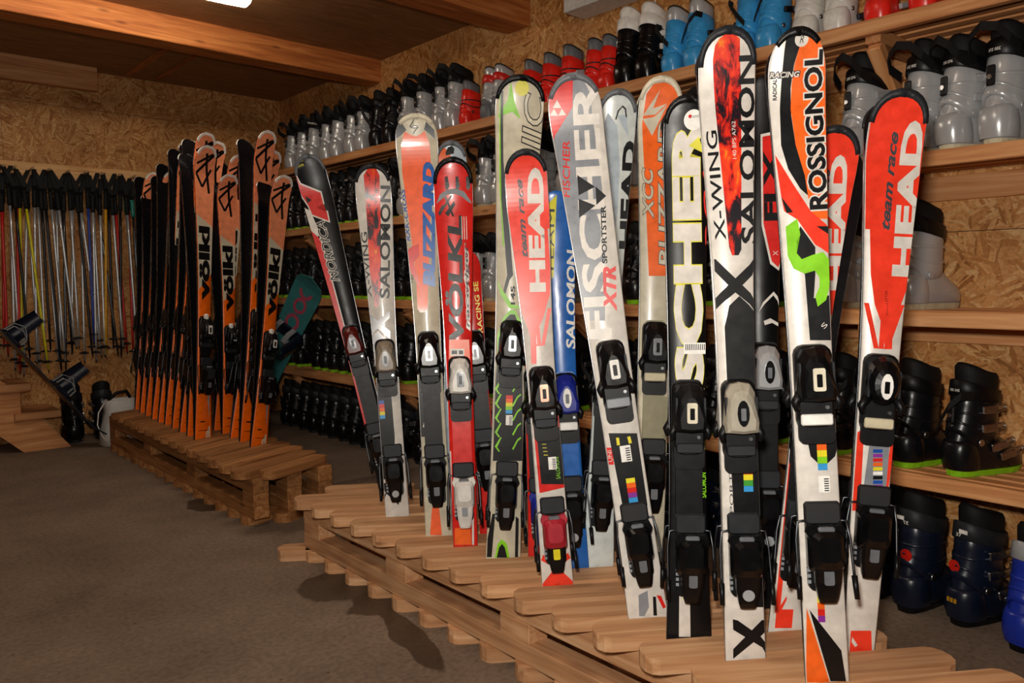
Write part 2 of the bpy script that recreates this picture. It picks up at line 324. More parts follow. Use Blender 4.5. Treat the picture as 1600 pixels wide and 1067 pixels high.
# ------------------------------------------------------------------ ceiling tube lamps
def emis(name, c, s):
    m, nt, b = nmat(name); b.inputs['Base Color'].default_value = lin(c); b.inputs['Emission Color'].default_value = lin(c); b.inputs['Emission Strength'].default_value = s
    no = N(nt, 'ShaderNodeTexNoise'); no.inputs['Scale'].default_value = 30; mr = N(nt, 'ShaderNodeMapRange'); mr.inputs['To Min'].default_value = s*.9; mr.inputs['To Max'].default_value = s*1.1
    nt.links.new(no.outputs['Fac'], mr.inputs['Value']); nt.links.new(mr.outputs[0], b.inputs['Emission Strength']); MATS[name] = m
emis('tube_glow', 'fff0da', 26.)
def tube_lamp(label, loc, rz):
    t = tag(empty('ceiling_lamp', TM(loc, rz)), label, 'lamp', 'sealed tube lamps on the ceiling')
    MB().box((-.62, -.06, -.03), (.62, .06, 0), ch=.012).build('housing', 'white_plastic', t)
    prof = [(-.05, -.03), (-.048, -.055), (-.03, -.075), (0, -.082), (.03, -.075), (.048, -.055), (.05, -.03)]
    MB().loft([[(x, y*k, -.03+(z+.03)*k) for y, z in prof] for x, k in ((-.6, .55), (-.58, .95), (-.5, 1), (.5, 1), (.58, .95), (.6, .55))]).build('diffuser', 'tube_glow', t)
    for x in (-.4, .4):
        MB().box((x-.012, -.064, -.04), (x+.012, .064, -.022), ch=.003).build('clip', 'steel', t)
    return t
tube_lamp('sealed tube lamp on the ceiling between the two beams', (1.17, 4.05, CEIL-.02), R_(-3))
tube_lamp('added sealed tube lamp on the ceiling above the aisle, out of view', (0.2, 1.4, CEIL), R_(0))  # unseen second lamp, added to brighten the room and floor

# wall mounted electric box and its cord
t = tag(empty('wall_box', TM((WALL_X, 2.78, 2.42))), 'white wall mounted electric unit above the boot shelves, cut off by the top', 'electric unit')
MB().box((-.155, -.72, 0), (-.002, 0, .18), ch=.004).build('case', 'white_plastic', t)
MB().box((-.157, -.70, .02), (-.1552, -.012, .17)).build('front_panel', 'white', t)
# ------------------------------------------------------------------ shelves on the right wall
def shelf(h, label, bys):
    t = tag(empty('boot_shelf', TM((0, 0, h))), label, 'shelf')
    y0, y1 = -.6, 6.2; Lh = y1-y0
    def along(name, x, w, th, z, a=y0, b=y1, m='shelf_wood', ch=.003): return MB().box((0, -w/2, 0), (b-a, w/2, th), ch=ch).build(name, m, t, TM((x, a, z), R_(90)))
    along('front_board', 2.61, .028, .048, -.05)
    for i in range(5): along('slat', 2.66+i*.075, .05, .022, -.022)
    along('wall_ledger', 2.985, .026, .085, -.125)
    for y in bys:
        b = empty('bracket'); b.parent = t
        MB().box((0, -.025, 0), (.36, .025, .045), ch=.002).build('arm', 'shelf_wood', b, TM((2.625, y, -.072)))
        MB().box((0, -.022, -.022), (.42, .022, .022), ch=.002).build('brace', 'shelf_wood', b, TM((2.64, y, -.075), 0, 0, R_(38)))
    return t
SH = [1.93, 1.484, .984, .462]
shelf(SH[0], 'topmost slatted wooden boot shelf along the OSB wall', (-.2, 1.15, 2.5, 3.9, 5.15))
shelf(SH[1], 'second slatted wooden boot shelf from the top', (-.2, 1.15, 2.5, 3.85, 5.15))
shelf(SH[2], 'third slatted wooden boot shelf from the top', (-.2, 1.15, 2.5, 3.9, 5.25))
shelf(SH[3], 'lowest slatted wooden boot shelf just above the floor boots', (-.2, 1.5, 2.5, 3.9, 5.4))
# ------------------------------------------------------------------ ski boots: toe along +x, sole at z 0, heel at x 0
NB = 22
def ring(z, xb, xf, hw, e=2.4, dz=None, toe=1.0):
    pts = []; cx = (xb+xf)/2; a = (xf-xb)/2
    for i in range(NB):
        th = 2*math.pi*i/NB; c, s = math.cos(th), math.sin(th)
        x = cx + a*math.copysign(abs(c)**(2/e), c); y = hw*math.copysign(abs(s)**(2/e), s)
        zz = z + (dz(th) if dz else 0)
        pts.append((x, y, zz))
    return pts
def boot_meshes(kind):
    """returns [(part name, mesh, label or None, count index)] for one boot kind"""
    K = dict(
        silver=dict(h=1.0, shell='silver_plastic', cuff='silver_plastic', liner='black_matte', collar='black', sole='beige', buckle='clear_plastic', strap='black_matte', tail=True, spine='black'),
        dark=dict(h=1.0, shell='boot_black', cuff='boot_black', liner='black_matte', collar='black', sole='lime', buckle='steel', strap='black_matte', tail=True, spine='boot_black'),
        black=dict(h=1.0, shell='black_gloss', cuff='boot_black', liner='black_matte', collar='dark_grey', sole='rubber', buckle='steel', strap='black_matte', tail=False, spine='boot_black'),
        red=dict(h=.70, shell='bright_red', cuff='bright_red', liner='mid_grey', collar=None, sole='grey', buckle='silver_plastic', strap=None, tail=False, spine=None),
        silver_red=dict(h=.78, shell='mid_grey', cuff='silver_plastic', liner='silver_plastic', collar='red', sole='beige', buckle='steel', strap='black', tail=False, spine=None),
        black_white=dict(h=.92, shell='black_gloss', cuff='black_gloss', liner='white', collar='white', sole='rubber', buckle='white', strap=None, tail=False, spine=None),
        blue=dict(h=.78, shell='sky_blue', cuff='sky_blue', liner='silver_plastic', collar=None, sole='rubber', buckle='black', strap='black', tail=True, spine=None),
        white=dict(h=.78, shell='white_plastic', cuff='white_plastic', liner='white_plastic', collar=None, sole='grey', buckle='navy', strap=None, tail=False, spine=None),
        rear=dict(h=1.05, shell='navy', cuff='navy', liner='black_matte', collar='dark_grey', sole='black', buckle='steel', strap=None, tail=False, spine=None),
        cobalt=dict(h=1.0, shell='royal_blue', cuff='royal_blue', liner='black_matte', collar='silver_plastic', sole='black', buckle='steel', strap=None, tail=False, spine=None))[kind]
    k = K['h']; P = []
    def sc(r): return [[(x*k, y*(k**.6), z*k) for x, y, z in q] for q in r]
    jr = k < .85
    # lower shell
    rs = [ring(.018, .004, .288, .040, 3), ring(.03, -.004, .293, .046, 2.8), ring(.055, -.010, .29, .051, 2.5), ring(.078, -.012, .268, .0515, 2.3), ring(.10, -.010, .228, .050, 2.2), ring(.128, -.004, .18, .0475, 2.2), ring(.16, .006, .152, .045, 2.2), ring(.21, .016, .15, .043, 2.2)]
    P.append(('lower_shell', MB().loft(sc(rs), smooth=True).mesh('lower_shell', K['shell'])))
    # cuff: lower edge arches over the heel, top is higher behind
    arch = lambda th: .052*max(0, -math.cos(th))**2 + .02*max(0, math.cos(th))
    arch2 = lambda th: .03*max(0, -math.cos(th))**2 + .01*max(0, math.cos(th))
    back = lambda th: .022*max(0, -math.cos(th)) - .012*max(0, math.cos(th))
    rs = [ring(.098, .0, .17, .049, 2.2, arch), ring(.10, -.010, .176, .0545, 2.2, arch), ring(.135, -.004, .176, .0565, 2.2, arch2), ring(.18, .004, .172, .056, 2.2), ring(.235, .012, .172, .0555, 2.2), ring(.275, .016, .174, .0565, 2.2, back), ring(.278, .024, .166, .051, 2.2, back)]
    P.append(('cuff', MB().loft(sc(rs), cap0=False, smooth=True).mesh('cuff', K['cuff'])))
    back2 = lambda th: .03*max(0, -math.cos(th)) - .012*max(0, math.cos(th))
    rs = [ring(.26, .03, .16, .045), ring(.30, .026, .166, .0505, 2.2, back2), ring(.33, .024, .17, .051, 2.2, back2), ring(.342, .032, .164, .045, 2.2, back2), ring(.332, .046, .15, .036, 2.2, back2), ring(.27, .052, .144, .03)]
    P.append(('liner', MB().loft(sc(rs), cap0=False, smooth=True).mesh('liner', K['liner'])))
    if jr:
        rs = [ring(.339, .027, .168, .049, 2.2, back2), ring(.345, .025, .169, .0505, 2.2, back2), ring(.348, .032, .164, .045, 2.2, back2)]
        P.append(('liner_rim', MB().loft(sc(rs), cap0=False, cap1=False, smooth=True).mesh('liner_rim', 'black_matte')))
    P.append(('sole', MB().loft(sc([ring(0, .002, .284, .037, 3.4), ring(.02, -.002, .292, .042, 3.2)])).mesh('sole', K['sole'])))
    # grooves / raised bands
    band = MB()
    for z, a in ((.150, arch2), (.205, None)):
        band.loft(sc([ring(z, -.004+(z-.13)*.16, .178, .0565, 2.2, a), ring(z+.002, -.0065+(z-.13)*.16, .1805, .0585, 2.2, a), ring(z+.007, -.0055+(z-.13)*.16, .1805, .0585, 2.2, a), ring(z+.009, -.003+(z-.13)*.16, .178, .0565, 2.2, a)]), cap0=False, cap1=False, smooth=True)
    P.append(('cuff_rib', band.mesh('cuff_rib', K['cuff'] if not jr else 'dark_grey' if kind == 'red' else K['cuff'])))
    hb = MB().loft(sc([ring(.022, -.0055, .10, .0475, 2.6), ring(.05, -.0145, .10, .0525, 2.4), ring(.08, -.0165, .095, .0528, 2.3), ring(.105, -.0125, .085, .0505, 2.2), ring(.118, -.004, .08, .046, 2.2)]), cap0=False, smooth=True)
    P.append(('heel_cup', hb.mesh('heel_cup', K['shell'])))
    if K['collar']:
        rs = [ring(.243, .008, .176, .0575, 2.2, back), ring(.246, .005, .179, .0605, 2.2, back), ring(.285, .010, .18, .0605, 2.2, back2), ring(.288, .014, .176, .0575, 2.2, back2)]
        P.append(('power_strap', MB().loft(sc(rs), cap0=False, cap1=False, smooth=True).mesh('power_strap', K['collar'])))
    if K['tail']:
        pts = [(.03, -.062, .265), (-.02, -.06, .285), (-.045, -.045, .32), (-.05, -.01, .345), (-.035, .03, .335), (-.01, .055, .30), (.03, .062, .27)] if kind == 'silver' else [(.02, -.060, .27), (-.03, -.055, .27), (-.05, -.03, .235), (-.045, .0, .19), (-.03, .03, .15)]
        P.append(('strap_tail', MB().ribbon([(x*k, y*k, z*k) for x, y, z in pts], (.25, 0, 1), .028*k, .003).mesh('strap_tail', 'black_matte')))
    if K['spine']:
        P.append(('spine_plate', MB().box((-.012, -.013, .175), (-.001, .013, .235), ch=.004).mesh('spine_plate', K['spine'] if kind != 'dark' else 'boot_black')))
        P.append(('screw', MB().tube([(-.011, 0, .20), (-.016, 0, .20)], .0075, 10).mesh('screw', 'steel')))
    # buckles on the outer (-y) side
    zs = ((.075, .19), (.105, .15), (.165, .10), (.225, .10)) if not jr else ((.10, .15), (.19, .10))
    for z, x in zs:
        b = MB(); y = -.053 if z > .12 else -.048
        M = Matrix.Translation((x*k, y*(k**.6), z*k)) @ Matrix.Rotation(R_(-18 if x > .14 else -6), 4, 'Y')
        b.box((-.040*k, -.021, -.013*k), (.014*k, -.009, .013*k), ch=.003, M=M @ Matrix.Rotation(R_(-12), 4, 'Z')); b.box((-.01*k, -.012, -.009*k), (.014*k, 0, .009*k), ch=.002, M=M)
        b.box((.012*k, -.010, -.007*k), (.05*k, -.004, .007*k), ch=.002, M=M)
        b.tube([(.0*k, -.018, -.010*k), (.045*k, -.013, -.010*k), (.055*k, -.010, 0), (.045*k, -.013, .010*k), (.0*k, -.018, .010*k)], .0025, 5, M=M)
        P.append(('buckle', b.mesh('buckle', K['buckle'])))
    P.append(('pivot', MB().tube([(.062*k, -.054*k**.6, .115*k), (.062*k, -.060*k**.6, .115*k)], .011*k, 12).tube([(.062*k, .054*k**.6, .115*k), (.062*k, .060*k**.6, .115*k)], .011*k, 12).mesh('pivot', 'steel' if kind != 'silver' else 'silver_plastic')))
    return P
mat('boot_black', '101115', .28, spec=.45)
BOOTM = {}
BOOT_LOOK = dict(silver='silver ski boot', dark='black ski boot with green sole', black='plain black ski boot', red='small red ski boot', silver_red='small silver red ski boot', black_white='black and white ski boot', blue='small sky blue ski boot', white='small white ski boot', rear='dark navy ski boot', cobalt='royal blue ski boot')
def boot(kind, loc, rz, label, group, side=1, k=1.0, extra=None):
    if kind not in BOOTM: BOOTM[kind] = boot_meshes(kind)
    M = TM(loc, rz) @ Matrix.Diagonal((k, k*side, k, 1))
    t = tag(empty('ski_boot', M), label, 'ski boot', group)
    for nm, me in BOOTM[kind]: put(nm, me, t)
    if extra:
        for nm, me in extra: put(nm, me, t)
    return t
FONT_CACHE = {}
def text2d(txt, off=0., shear=0., space=1.):
    key = (txt, off, shear, space)
    if key in FONT_CACHE: return FONT_CACHE[key]
    cu = bpy.data.curves.new('t', 'FONT'); cu.body = txt; cu.offset = off; cu.shear = shear; cu.space_character = space; cu.resolution_u = 3; cu.fill_mode = 'FRONT'
    ob = bpy.data.objects.new('t', cu); COL.objects.link(ob)
    dg = bpy.context.evaluated_depsgraph_get(); me = bpy.data.meshes.new_from_object(ob.evaluated_get(dg))
    vs = [(v.co.x, v.co.y) for v in me.vertices]; fcs = [list(p.vertices) for p in me.polygons]
    bpy.data.objects.remove(ob); bpy.data.curves.remove(cu); bpy.data.meshes.remove(me)
    FONT_CACHE[key] = (vs, fcs); return vs, fcs
def flat_text(txt, h, w, fn, m='white', off=.02):
    vs, fs = text2d(txt, off); x0 = min(v[0] for v in vs); x1 = max(v[0] for v in vs); y0 = min(v[1] for v in vs); y1 = max(v[1] for v in vs)
    return MB().add([fn((x-(x0+x1)/2)/(x1-x0)*w, (y-(y0+y1)/2)/(y1-y0)*h) for x, y in vs], fs).mesh('lettering', m)
def collar_text(t):      # bent round the back of the strap
    R0 = .068
    return [('lettering', flat_text(t, .009, .04, lambda x, y: (.0675-(R0)*math.cos(x/R0)+.0045, -R0*math.sin(x/R0)*.9, .282+y)))]
def side_number(): return [('lettering', flat_text('1', .05, .024, lambda x, y: (.09+x, -.0585, .17+y)))]
def disc_mesh(name, m, c, r, t=.0015):
    return (name, MB().tube([(c[0], c[1], c[2]), (c[0]-t, c[1], c[2])], r, 18).mesh(name, m))
def rear_extra(last):
    q = [disc_mesh('round_sticker', 'red', (-.0005, .008, .19), .019), ('lettering', flat_text('37', .011, .018, lambda x, y: (.0035, -x, .292+y)))]
    q.append(('size_label', MB().box((-.001, -.032, .30), (.001, -.004, .312)).mesh('size_label', 'paper')))
    if last:
        for yy in (-.012, 0, .012): q.append(('yellow_mark', MB().box((-.0185, yy-.004, .078), (-.016, yy+.004, .092)).mesh('yellow_mark', 'gold')))
    return q
def strap_flag():
    return [('strap_flag', MB().box((-.085, .060, .255), (.03, .064, .292), ch=.001).mesh('strap_flag', 'black_matte')), ('lettering', flat_text('DALBELLO', .012, .08, lambda x, y: (-.03+x, .0597, .274+y)))]
def yfront(pxx, z=1.95, X=2.66): return at_x(pxx, 300, X).y
BOOTS = []   # (kind, shelf index or -1 floor, y, x)
def on(kind, sh, y, x=2.665, rz=0, k=1.): BOOTS.append([kind, sh, y, x, rz, k])
# top shelf, read from the far corner towards the viewer
for kind, pxs in (('silver', (449, 465, 482, 503, 519, 542, 559)), ('dark', (582, 602)), ('silver', (628, 652, 680, 700)), ('red', (722,)), ('silver_red', (756, 772)), ('red', (818, 848, 878, 894, 917, 940)), ('black_white', (968, 1000)), ('blue', (1040, 1075)), ('blue', (1154, 1188)), ('white', (1246, 1294)), ('red', (1358, 1428))):
    for p in pxs: on(kind, 0, yfront(p), 2.78 if p == 894 else 2.665)
on('white', 0, .82); on('white', 0, .70)
# second shelf
y = 6.0
for kind, a, b, st in (('dark', 6.02, 4.05, .125), ('silver', 3.98, 3.70, .125), ('silver', 3.24, 2.82, .128), ('silver', 2.62, 1.62, .128)):
    y = a
    while y > b: on(kind, 1, y); y -= st
for p in (1330, 1420, 1476, 1548): on('silver', 1, at_x(p, 200, 2.665).y, 2.66, R_(-20))
on('silver', 1, .66, 2.66, R_(-20)); on('silver', 1, .54, 2.66, R_(-20))
# third shelf
for kind, a, b, st in (('dark', 6.0, 3.62, .13), ('silver', 3.32, 2.3, .13), ('dark', 2.2, 1.3, .13), ('silver', 1.28, 1.2, .125)):
    y = a
    while y > b: on(kind, 2, y); y -= st
on('silver', 2, 1.045, 2.66, R_(-15))
# fourth shelf
for kind, a, b, st in (('dark', 5.95, 3.5, .13), ('dark', 3.35, 1.25, .13)):
    y = a
    while y > b: on(kind, 3, y); y -= st
on('dark', 3, at_x(1408, 735, 2.67).y, 2.64, R_(-18)); on('dark', 3, at_x(1490, 740, 2.67).y, 2.64, R_(-22))
# floor
y = 5.6
while y > 1.1: on('black' if y > 2.6 else 'rear', -1, y, 2.62, R_(random.uniform(-6, 6))); y -= .145
on('rear', -1, .985, 2.58, R_(-14)); on('rear', -1, .835, 2.60, R_(-18)); on('cobalt', -1, .655, 2.54, R_(-18))
SHN = {0: 'top shelf', 1: 'second shelf', 2: 'third shelf', 3: 'lowest shelf', -1: 'floor by the wall'}
cnt = {}; tot = {}
BR = {0: (-.2, 1.15, 2.5, 3.9, 5.15), 1: (-.2, 1.15, 2.5, 3.85, 5.15), 2: (-.2, 1.15, 2.5, 3.9, 5.25), 3: (-.2, 1.5, 2.5, 3.9, 5.4)}
keep = []
for b in sorted(BOOTS, key=lambda b: (b[1], -b[2])):
    if b[1] != 0:                         # keep clear of the braces of the shelf above
        for by in BR[b[1]-1 if b[1] > 0 else 3]:
            if abs(b[2]-by) < .09: b[2] = by+(.09 if b[2] > by else -.09)
    if b[1] != 0 and keep and keep[-1][1] == b[1] and keep[-1][2]-b[2] < .098: continue
    keep.append(b)
BOOTS = keep
BOOTS.sort(key=lambda b: (b[1], -b[2]))
for b in BOOTS: tot[(b[0], b[1])] = tot.get((b[0], b[1]), 0)+1
for i, (kind, sh, y, x, rz, k) in enumerate(BOOTS):
    n = cnt.get((kind, sh), 0); cnt[(kind, sh)] = n+1; T = tot[(kind, sh)]
    if T == 1: pos = ''
    elif n == 0: pos = ', the one nearest the corner'
    elif n == T-1: pos = ', the one nearest the viewer'
    elif n < T/2: pos = f', {ORD[n]} such from the corner'
    else: pos = f', {ORD[T-1-n]} such from the near end'
    z = SH[sh]+.0005 if sh >= 0 else 0
    ex = None
    if kind == 'rear' and sh == -1 and n >= T-2: ex = rear_extra(n == T-1)
    if sh == 1 and n >= T-6: ex = collar_text('250 276')
    if kind == 'dark' and sh == 3 and n == T-1: ex = collar_text('300 345')
    if kind == 'black_white' and n == 1: ex = side_number()
    if kind == 'silver' and sh == 0 and n == 3: ex = strap_flag()
    boot(kind, (x, y, z), rz+R_(random.uniform(-5, 5)), f'{BOOT_LOOK[kind]} on the {SHN[sh]}{pos}', f'ski boots on the {SHN[sh]}', side=1 if n % 2 else -1, k=k*random.uniform(.97, 1.03), extra=ex)
# ------------------------------------------------------------------ ski racks (pallet benches with diagonal slats)
def slat_poly(L, w, r0=True, r1=True):
    """plank outline along x with rounded ends"""
    h = w/2; p = []
    def endc(x, s, rounded):
        if not rounded: return [(x, -h), (x, h)] if s > 0 else [(x, h), (x, -h)]
        c = h*.75; q = []
        for k in range(7):
            a = -math.pi/2+math.pi*k/6
            q.append((x+s*(-c+c*math.cos(a)), s*h*math.sin(a)))
        return q
    return endc(L, 1, r1)+endc(0, -1, r0)
def rack(label, slats, ang, low, lang, y0, y1, m, low_m):
    t = tag(empty('ski_rack', TM((1.55, (y0+y1)/2, 0))), label, 'ski rack')
    Mi = t.matrix_world.inverted()
    for x in (1.42, 1.58, 1.735):
        for z0, z1, nm in ((.158, .228, 'stringer'), (.042, .100, 'stringer')):
            MB().box((0, -.036, 0), (y1-y0, .036, z1-z0), ch=.003).build(nm, m, t, Mi @ TM((x, y0, z0), R_(90)))
        nb = max(3, int((y1-y0)/.62)+1)
        for i in range(nb):
            yb = y0+.005+(y1-y0-.13)*i/(nb-1)
            MB().box((0, -.036, 0), (.12, .036, .058), ch=.002).build('block', m, t, Mi @ TM((x, yb, .100), R_(90)))
    for x, y, L, w in slats:
        MB().prism(slat_poly(L, w), 0, .036).build('slat', m, t, Mi @ TM((x, y, .2285), ang+R_(random.uniform(-.8, .8))))
    for x, y, L, w in low:
        MB().prism(slat_poly(L, w), 0, .042).build('bottom_slat', low_m, t, Mi @ TM((x, y, 0), lang+R_(random.uniform(-1, 1))))
    return t
A1 = R_(90-124); PITCH1 = .1405; D1 = Vector((math.sin(R_(124)), math.cos(R_(124)), 0))
fs = [(1.318, .775+PITCH1*k, .585, .09) for k in range(-3, 15)] + [(1.475, 2.79, .36, .085)]
fl_ = [(1.375, .92+.1545*k, .40, .095) for k in range(-3, 13)] + [(1.30, 2.86, .30, .09)]
rack('nearer pale pallet rack with diagonal rounded slats holding mixed skis', fs, A1, fl_, A1, .30, 2.80, 'pallet_wood', 'pallet_wood')
A2 = R_(90-69.5)
fs2 = [(1.318+.003*k, 3.315+.146*k, .49, .108) for k in range(15)] + [(1.41, 3.225, .385, .085)]
fl2 = [(1.375, 3.37+.15*k, .30, .10) for k in range(15)] + [(1.50, 3.30, .30, .10)]
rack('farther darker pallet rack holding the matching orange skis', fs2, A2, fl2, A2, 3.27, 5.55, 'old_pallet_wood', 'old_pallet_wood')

# ------------------------------------------------------------------ skis
class Ski:
    """one ski. local frame: x across (viewer's right), -y out of the top sheet, z from tail to tip"""
    def __init__(s, tail, tip, wt, ww, wl, face=None, beta=5., ztail=.2295, rise=.045, th=.013, tiplen=.075, snap=None, L=None):
        T = at_z(*tail, .262)
        if snap:                           # slide the tail to the middle of the nearest slot between slats
            y0, pitch, dirv, x0 = snap
            yy = T.y - (T.x-x0)*dirv.y/dirv.x; kk = round((yy-y0)/pitch-.5)+.5
            T = Vector((T.x, y0+kk*pitch+(T.x-x0)*dirv.y/dirv.x, .262))
        if face is None:
            v = CAM-T; face = math.degrees(math.atan2(v.x, v.y)) % 360; face = 214*.5+face*.5
        n = Vector((math.sin(R_(face)), math.cos(R_(face)), 0)); d = ray(*tip); tb = math.tan(R_(beta))
        T2 = T+n*rise
        A = -d.dot(n)-tb*d.z; B = -(CAM-T2).dot(n)-tb*(CAM-T2).z
        P = CAM+d*(-B/A)-n*rise
        ax = (P-T).normalized(); T = T+ax*((ztail-T.z)/ax.z)
        s.L = (P-T).length if L is None else L
        s.n = (n-ax*n.dot(ax)).normalized(); s.ax = ax; s.x = (-s.n).cross(ax).normalized(); s.T = T
        s.rise = rise; s.th = th; s.tl = tiplen; s.sc = s.L-.17
        def wid(a):
            y, xl, xr = a; p = s.loc(xl, y); q = s.loc(xr, y); return (p[1]+q[1])/2, q[1]-p[1], (p[0]+q[0])/2
        a = [x if len(x) == 2 else wid(x)[1:] for x in (wl, ww, wt)]
        s.ws = a                           # [(width, s)] tail, waist, tip
        s.g = []; s.gm = []; s.M = Matrix(((s.x.x, -s.n.x, ax.x, T.x), (s.x.y, -s.n.y, ax.y, T.y), (s.x.z, -s.n.z, ax.z, T.z), (0, 0, 0, 1)))
        s.layer = 0; s.mb = {}
    def h(s, z): return s.rise*max(0, (z-s.sc)/(s.L-s.sc))**2
    def thick(s, z):
        m = .5*s.L; return s.th*(1-.55*min(1, abs(z-m)/(.5*s.L))**2)
    def hw(s, z):
        (w0, z0), (w1, z1), (w2, z2) = s.ws
        if z <= z0: w = w0
        elif z < z1: u = (z-z0)/(z1-z0); w = w0+(w1-w0)*(1-(1-u)**2)
        elif z < z2: u = (z-z1)/(z2-z1); w = w1+(w2-w1)*u*u*(1.6-.6*u)
        else: w = w2
        e = s.L-z
        if e < s.tl: w *= math.sqrt(max(0, 1-(1-max(e, 0)/s.tl)**2.3))
        if z < .012: w *= .9+.1*(z/.012)
        return max(w/2, .0005)
    def loc(s, x, y):
        d = ray(x, y); z = 0; h = 0
        for _ in range(4):
            O = s.T+s.n*h; t = (O-CAM).dot(s.n)/d.dot(s.n); p = CAM+d*t-s.T; z = p.dot(s.ax); h = s.h(z)+s.thick(z)
        return z, p.dot(s.x)
    def stations(s):
        z = [0, .006, .012]; q = .04
        while q < s.L-.17: z.append(q); q += .05
        q = s.L-.17
        while q < s.L-.012: z.append(q); q += .0125
        return z+[s.L-.012, s.L-.007, s.L-.003, s.L]
    def P(s, v, z, up=0.): return (v, -(s.h(z)+s.thick(z)+up), z)
    def body(s, root, top, side='black', base='ski_base'):
        mb = MB(); rings = []
        for z in s.stations():
            w = s.hw(z); h = s.h(z); t = s.thick(z); b = min(.003, w*.4)
            rings.append([(-w, -h, z), (-w, -h-t*.75, z), (-w+b, -h-t, z), (w-b, -h-t, z), (w, -h-t*.75, z), (w, -h, z)])
        n = 6; fs = {0: [], 1: [], 2: [], 3: []}
        vs = [p for r in rings for p in r]
        for k in range(len(rings)-1):
            for i in range(6):
                j = (i+1) % 6; f = (k*n+i, k*n+j, (k+1)*n+j, (k+1)*n+i)
                fs[1 if i in (0, 4) else 2 if i == 5 else 0].append(f)
        o = len(mb.v); mb.v += vs
        for mi, lst in fs.items():
            for f in lst: mb.f.append(list(f)); mb.m.append(mi); mb.sm.append(mi == 0)
        mb.f.append([0, 1, 2, 3, 4, 5]); mb.m.append(1); mb.sm.append(False); mb.f.append([(len(rings)-1)*6+i for i in range(6)]); mb.m.append(1); mb.sm.append(False)
        s.root = root
        o = mb.build('body', [top, side, base], root)
        e = MB()
        for sg in (-1, 1):                # thin steel edges
            e.loft([[(sg*(s.hw(z)+.0004), -s.h(z)-.0001, z), (sg*(s.hw(z)+.0004), -s.h(z)-.0022, z), (sg*(s.hw(z)-.001), -s.h(z)-.0022, z), (sg*(s.hw(z)-.001), -s.h(z)-.0001, z)] for z in s.stations()[1:-2]])
        e.build('steel_edge', 'steel', root)
        return o
    # --- printed graphics. all 2-D shapes are (z along, v across) in metres on the top sheet
    def shape(s, m, vs, faces, nm='printed_patch'):
        bm = bmesh.new(); bv = [bm.verts.new((v, z, 0)) for z, v in vs]
        for f in faces:
            try: bm.faces.new([bv[i] for i in f])
            except ValueError: pass
        bmesh.ops.triangulate(bm, faces=bm.faces[:])
        zs = [z for z, v in vs]; z0, z1 = min(zs), max(zs)
        for z in s.stations():
            if z0 < z < z1:
                bmesh.ops.bisect_plane(bm, geom=bm.verts[:]+bm.edges[:]+bm.faces[:], plane_co=(0, z, 0), plane_no=(0, 1, 0))
        if len(bm.verts) < 400 and z1-z0 > .03:
            q = z0+.012
            while q < z1 and len(bm.verts) < 1500:
                bmesh.ops.bisect_plane(bm, geom=bm.verts[:]+bm.edges[:]+bm.faces[:], plane_co=(0, q, 0), plane_no=(0, 1, 0)); q += .012
        s.layer += 1; up = .0002+.00006*s.layer
        mb = MB(); s.mb[(nm, m, s.layer)] = mb; o = 0; bm.verts.index_update()
        for v in bm.verts:
            z = min(max(v.co.y, .0005), s.L-.001); w = s.hw(z)-.0012
            x = max(-w, min(w, v.co.x)); mb.v.append(s.P(x, z, up))
        for f in bm.faces:
            mb.f.append([v.index+o for v in f.verts]); mb.m.append(0); mb.sm.append(False)
        bm.free()
    def poly(s, m, pts):
        """outline given as picture points lying on the top sheet"""
        q = [s.loc(*p) for p in pts]; s.shape(m, q, [list(range(len(q)))])
    def zpoly(s, m, pts): s.shape(m, pts, [list(range(len(pts)))])
    def band(s, m, z0, z1, a=-1., b=1.):
        """cross band over a fraction of the width"""
        k = 10; zs = [z0+(z1-z0)*i/k for i in range(k+1)]
        q = [(z, s.hw(z)*a) for z in zs]+[(z, s.hw(z)*b) for z in reversed(zs)]; s.shape(m, q, [list(range(len(q)))])
    def disc(s, m, c, r, n=20, r2=None):
        z, v = s.loc(*c); r2 = r2 or r
        s.shape(m, [(z+r2*math.sin(2*math.pi*i/n), v+r*math.cos(2*math.pi*i/n)) for i in range(n)], [list(range(n))])
    def text(s, m, txt, p0, p1, capw, off=.02, shear=0., outline=None, ow=.06, space=1., flip=False):
        """lettering running from picture point p0 to p1 along its middle line, capw metres tall"""
        a = s.loc(*p0); b = s.loc(*p1); dz, dv = b[0]-a[0], b[1]-a[1]; Lg = math.hypot(dz, dv); dz /= Lg; dv /= Lg
        uz, uv = dv, -dz                  # text "up" = direction turned to the left
        if flip: uz, uv = -uz, -uv
        for mm, of in (((outline, off+ow),) if outline else ())+((m, off),):
            vs, fs = text2d(txt, of, shear, space); ref, _ = text2d(txt, off, shear, space)
            x0 = min(v[0] for v in ref); x1 = max(v[0] for v in ref); y0 = min(v[1] for v in ref); y1 = max(v[1] for v in ref)
            kx = Lg/(x1-x0); ky = capw/(y1-y0)
            q = [(a[0]+dz*(x-x0)*kx+uz*(y-(y0+y1)/2)*ky, a[1]+dv*(x-x0)*kx+uv*(y-(y0+y1)/2)*ky) for x, y in vs]
            s.shape(mm, q, fs, 'lettering')
    def finish(s, name='graphics'):
        for (nm, m, _), mb in s.mb.items():
            put(nm, mb.mesh(nm, m), s.root)
        s.mb = {}
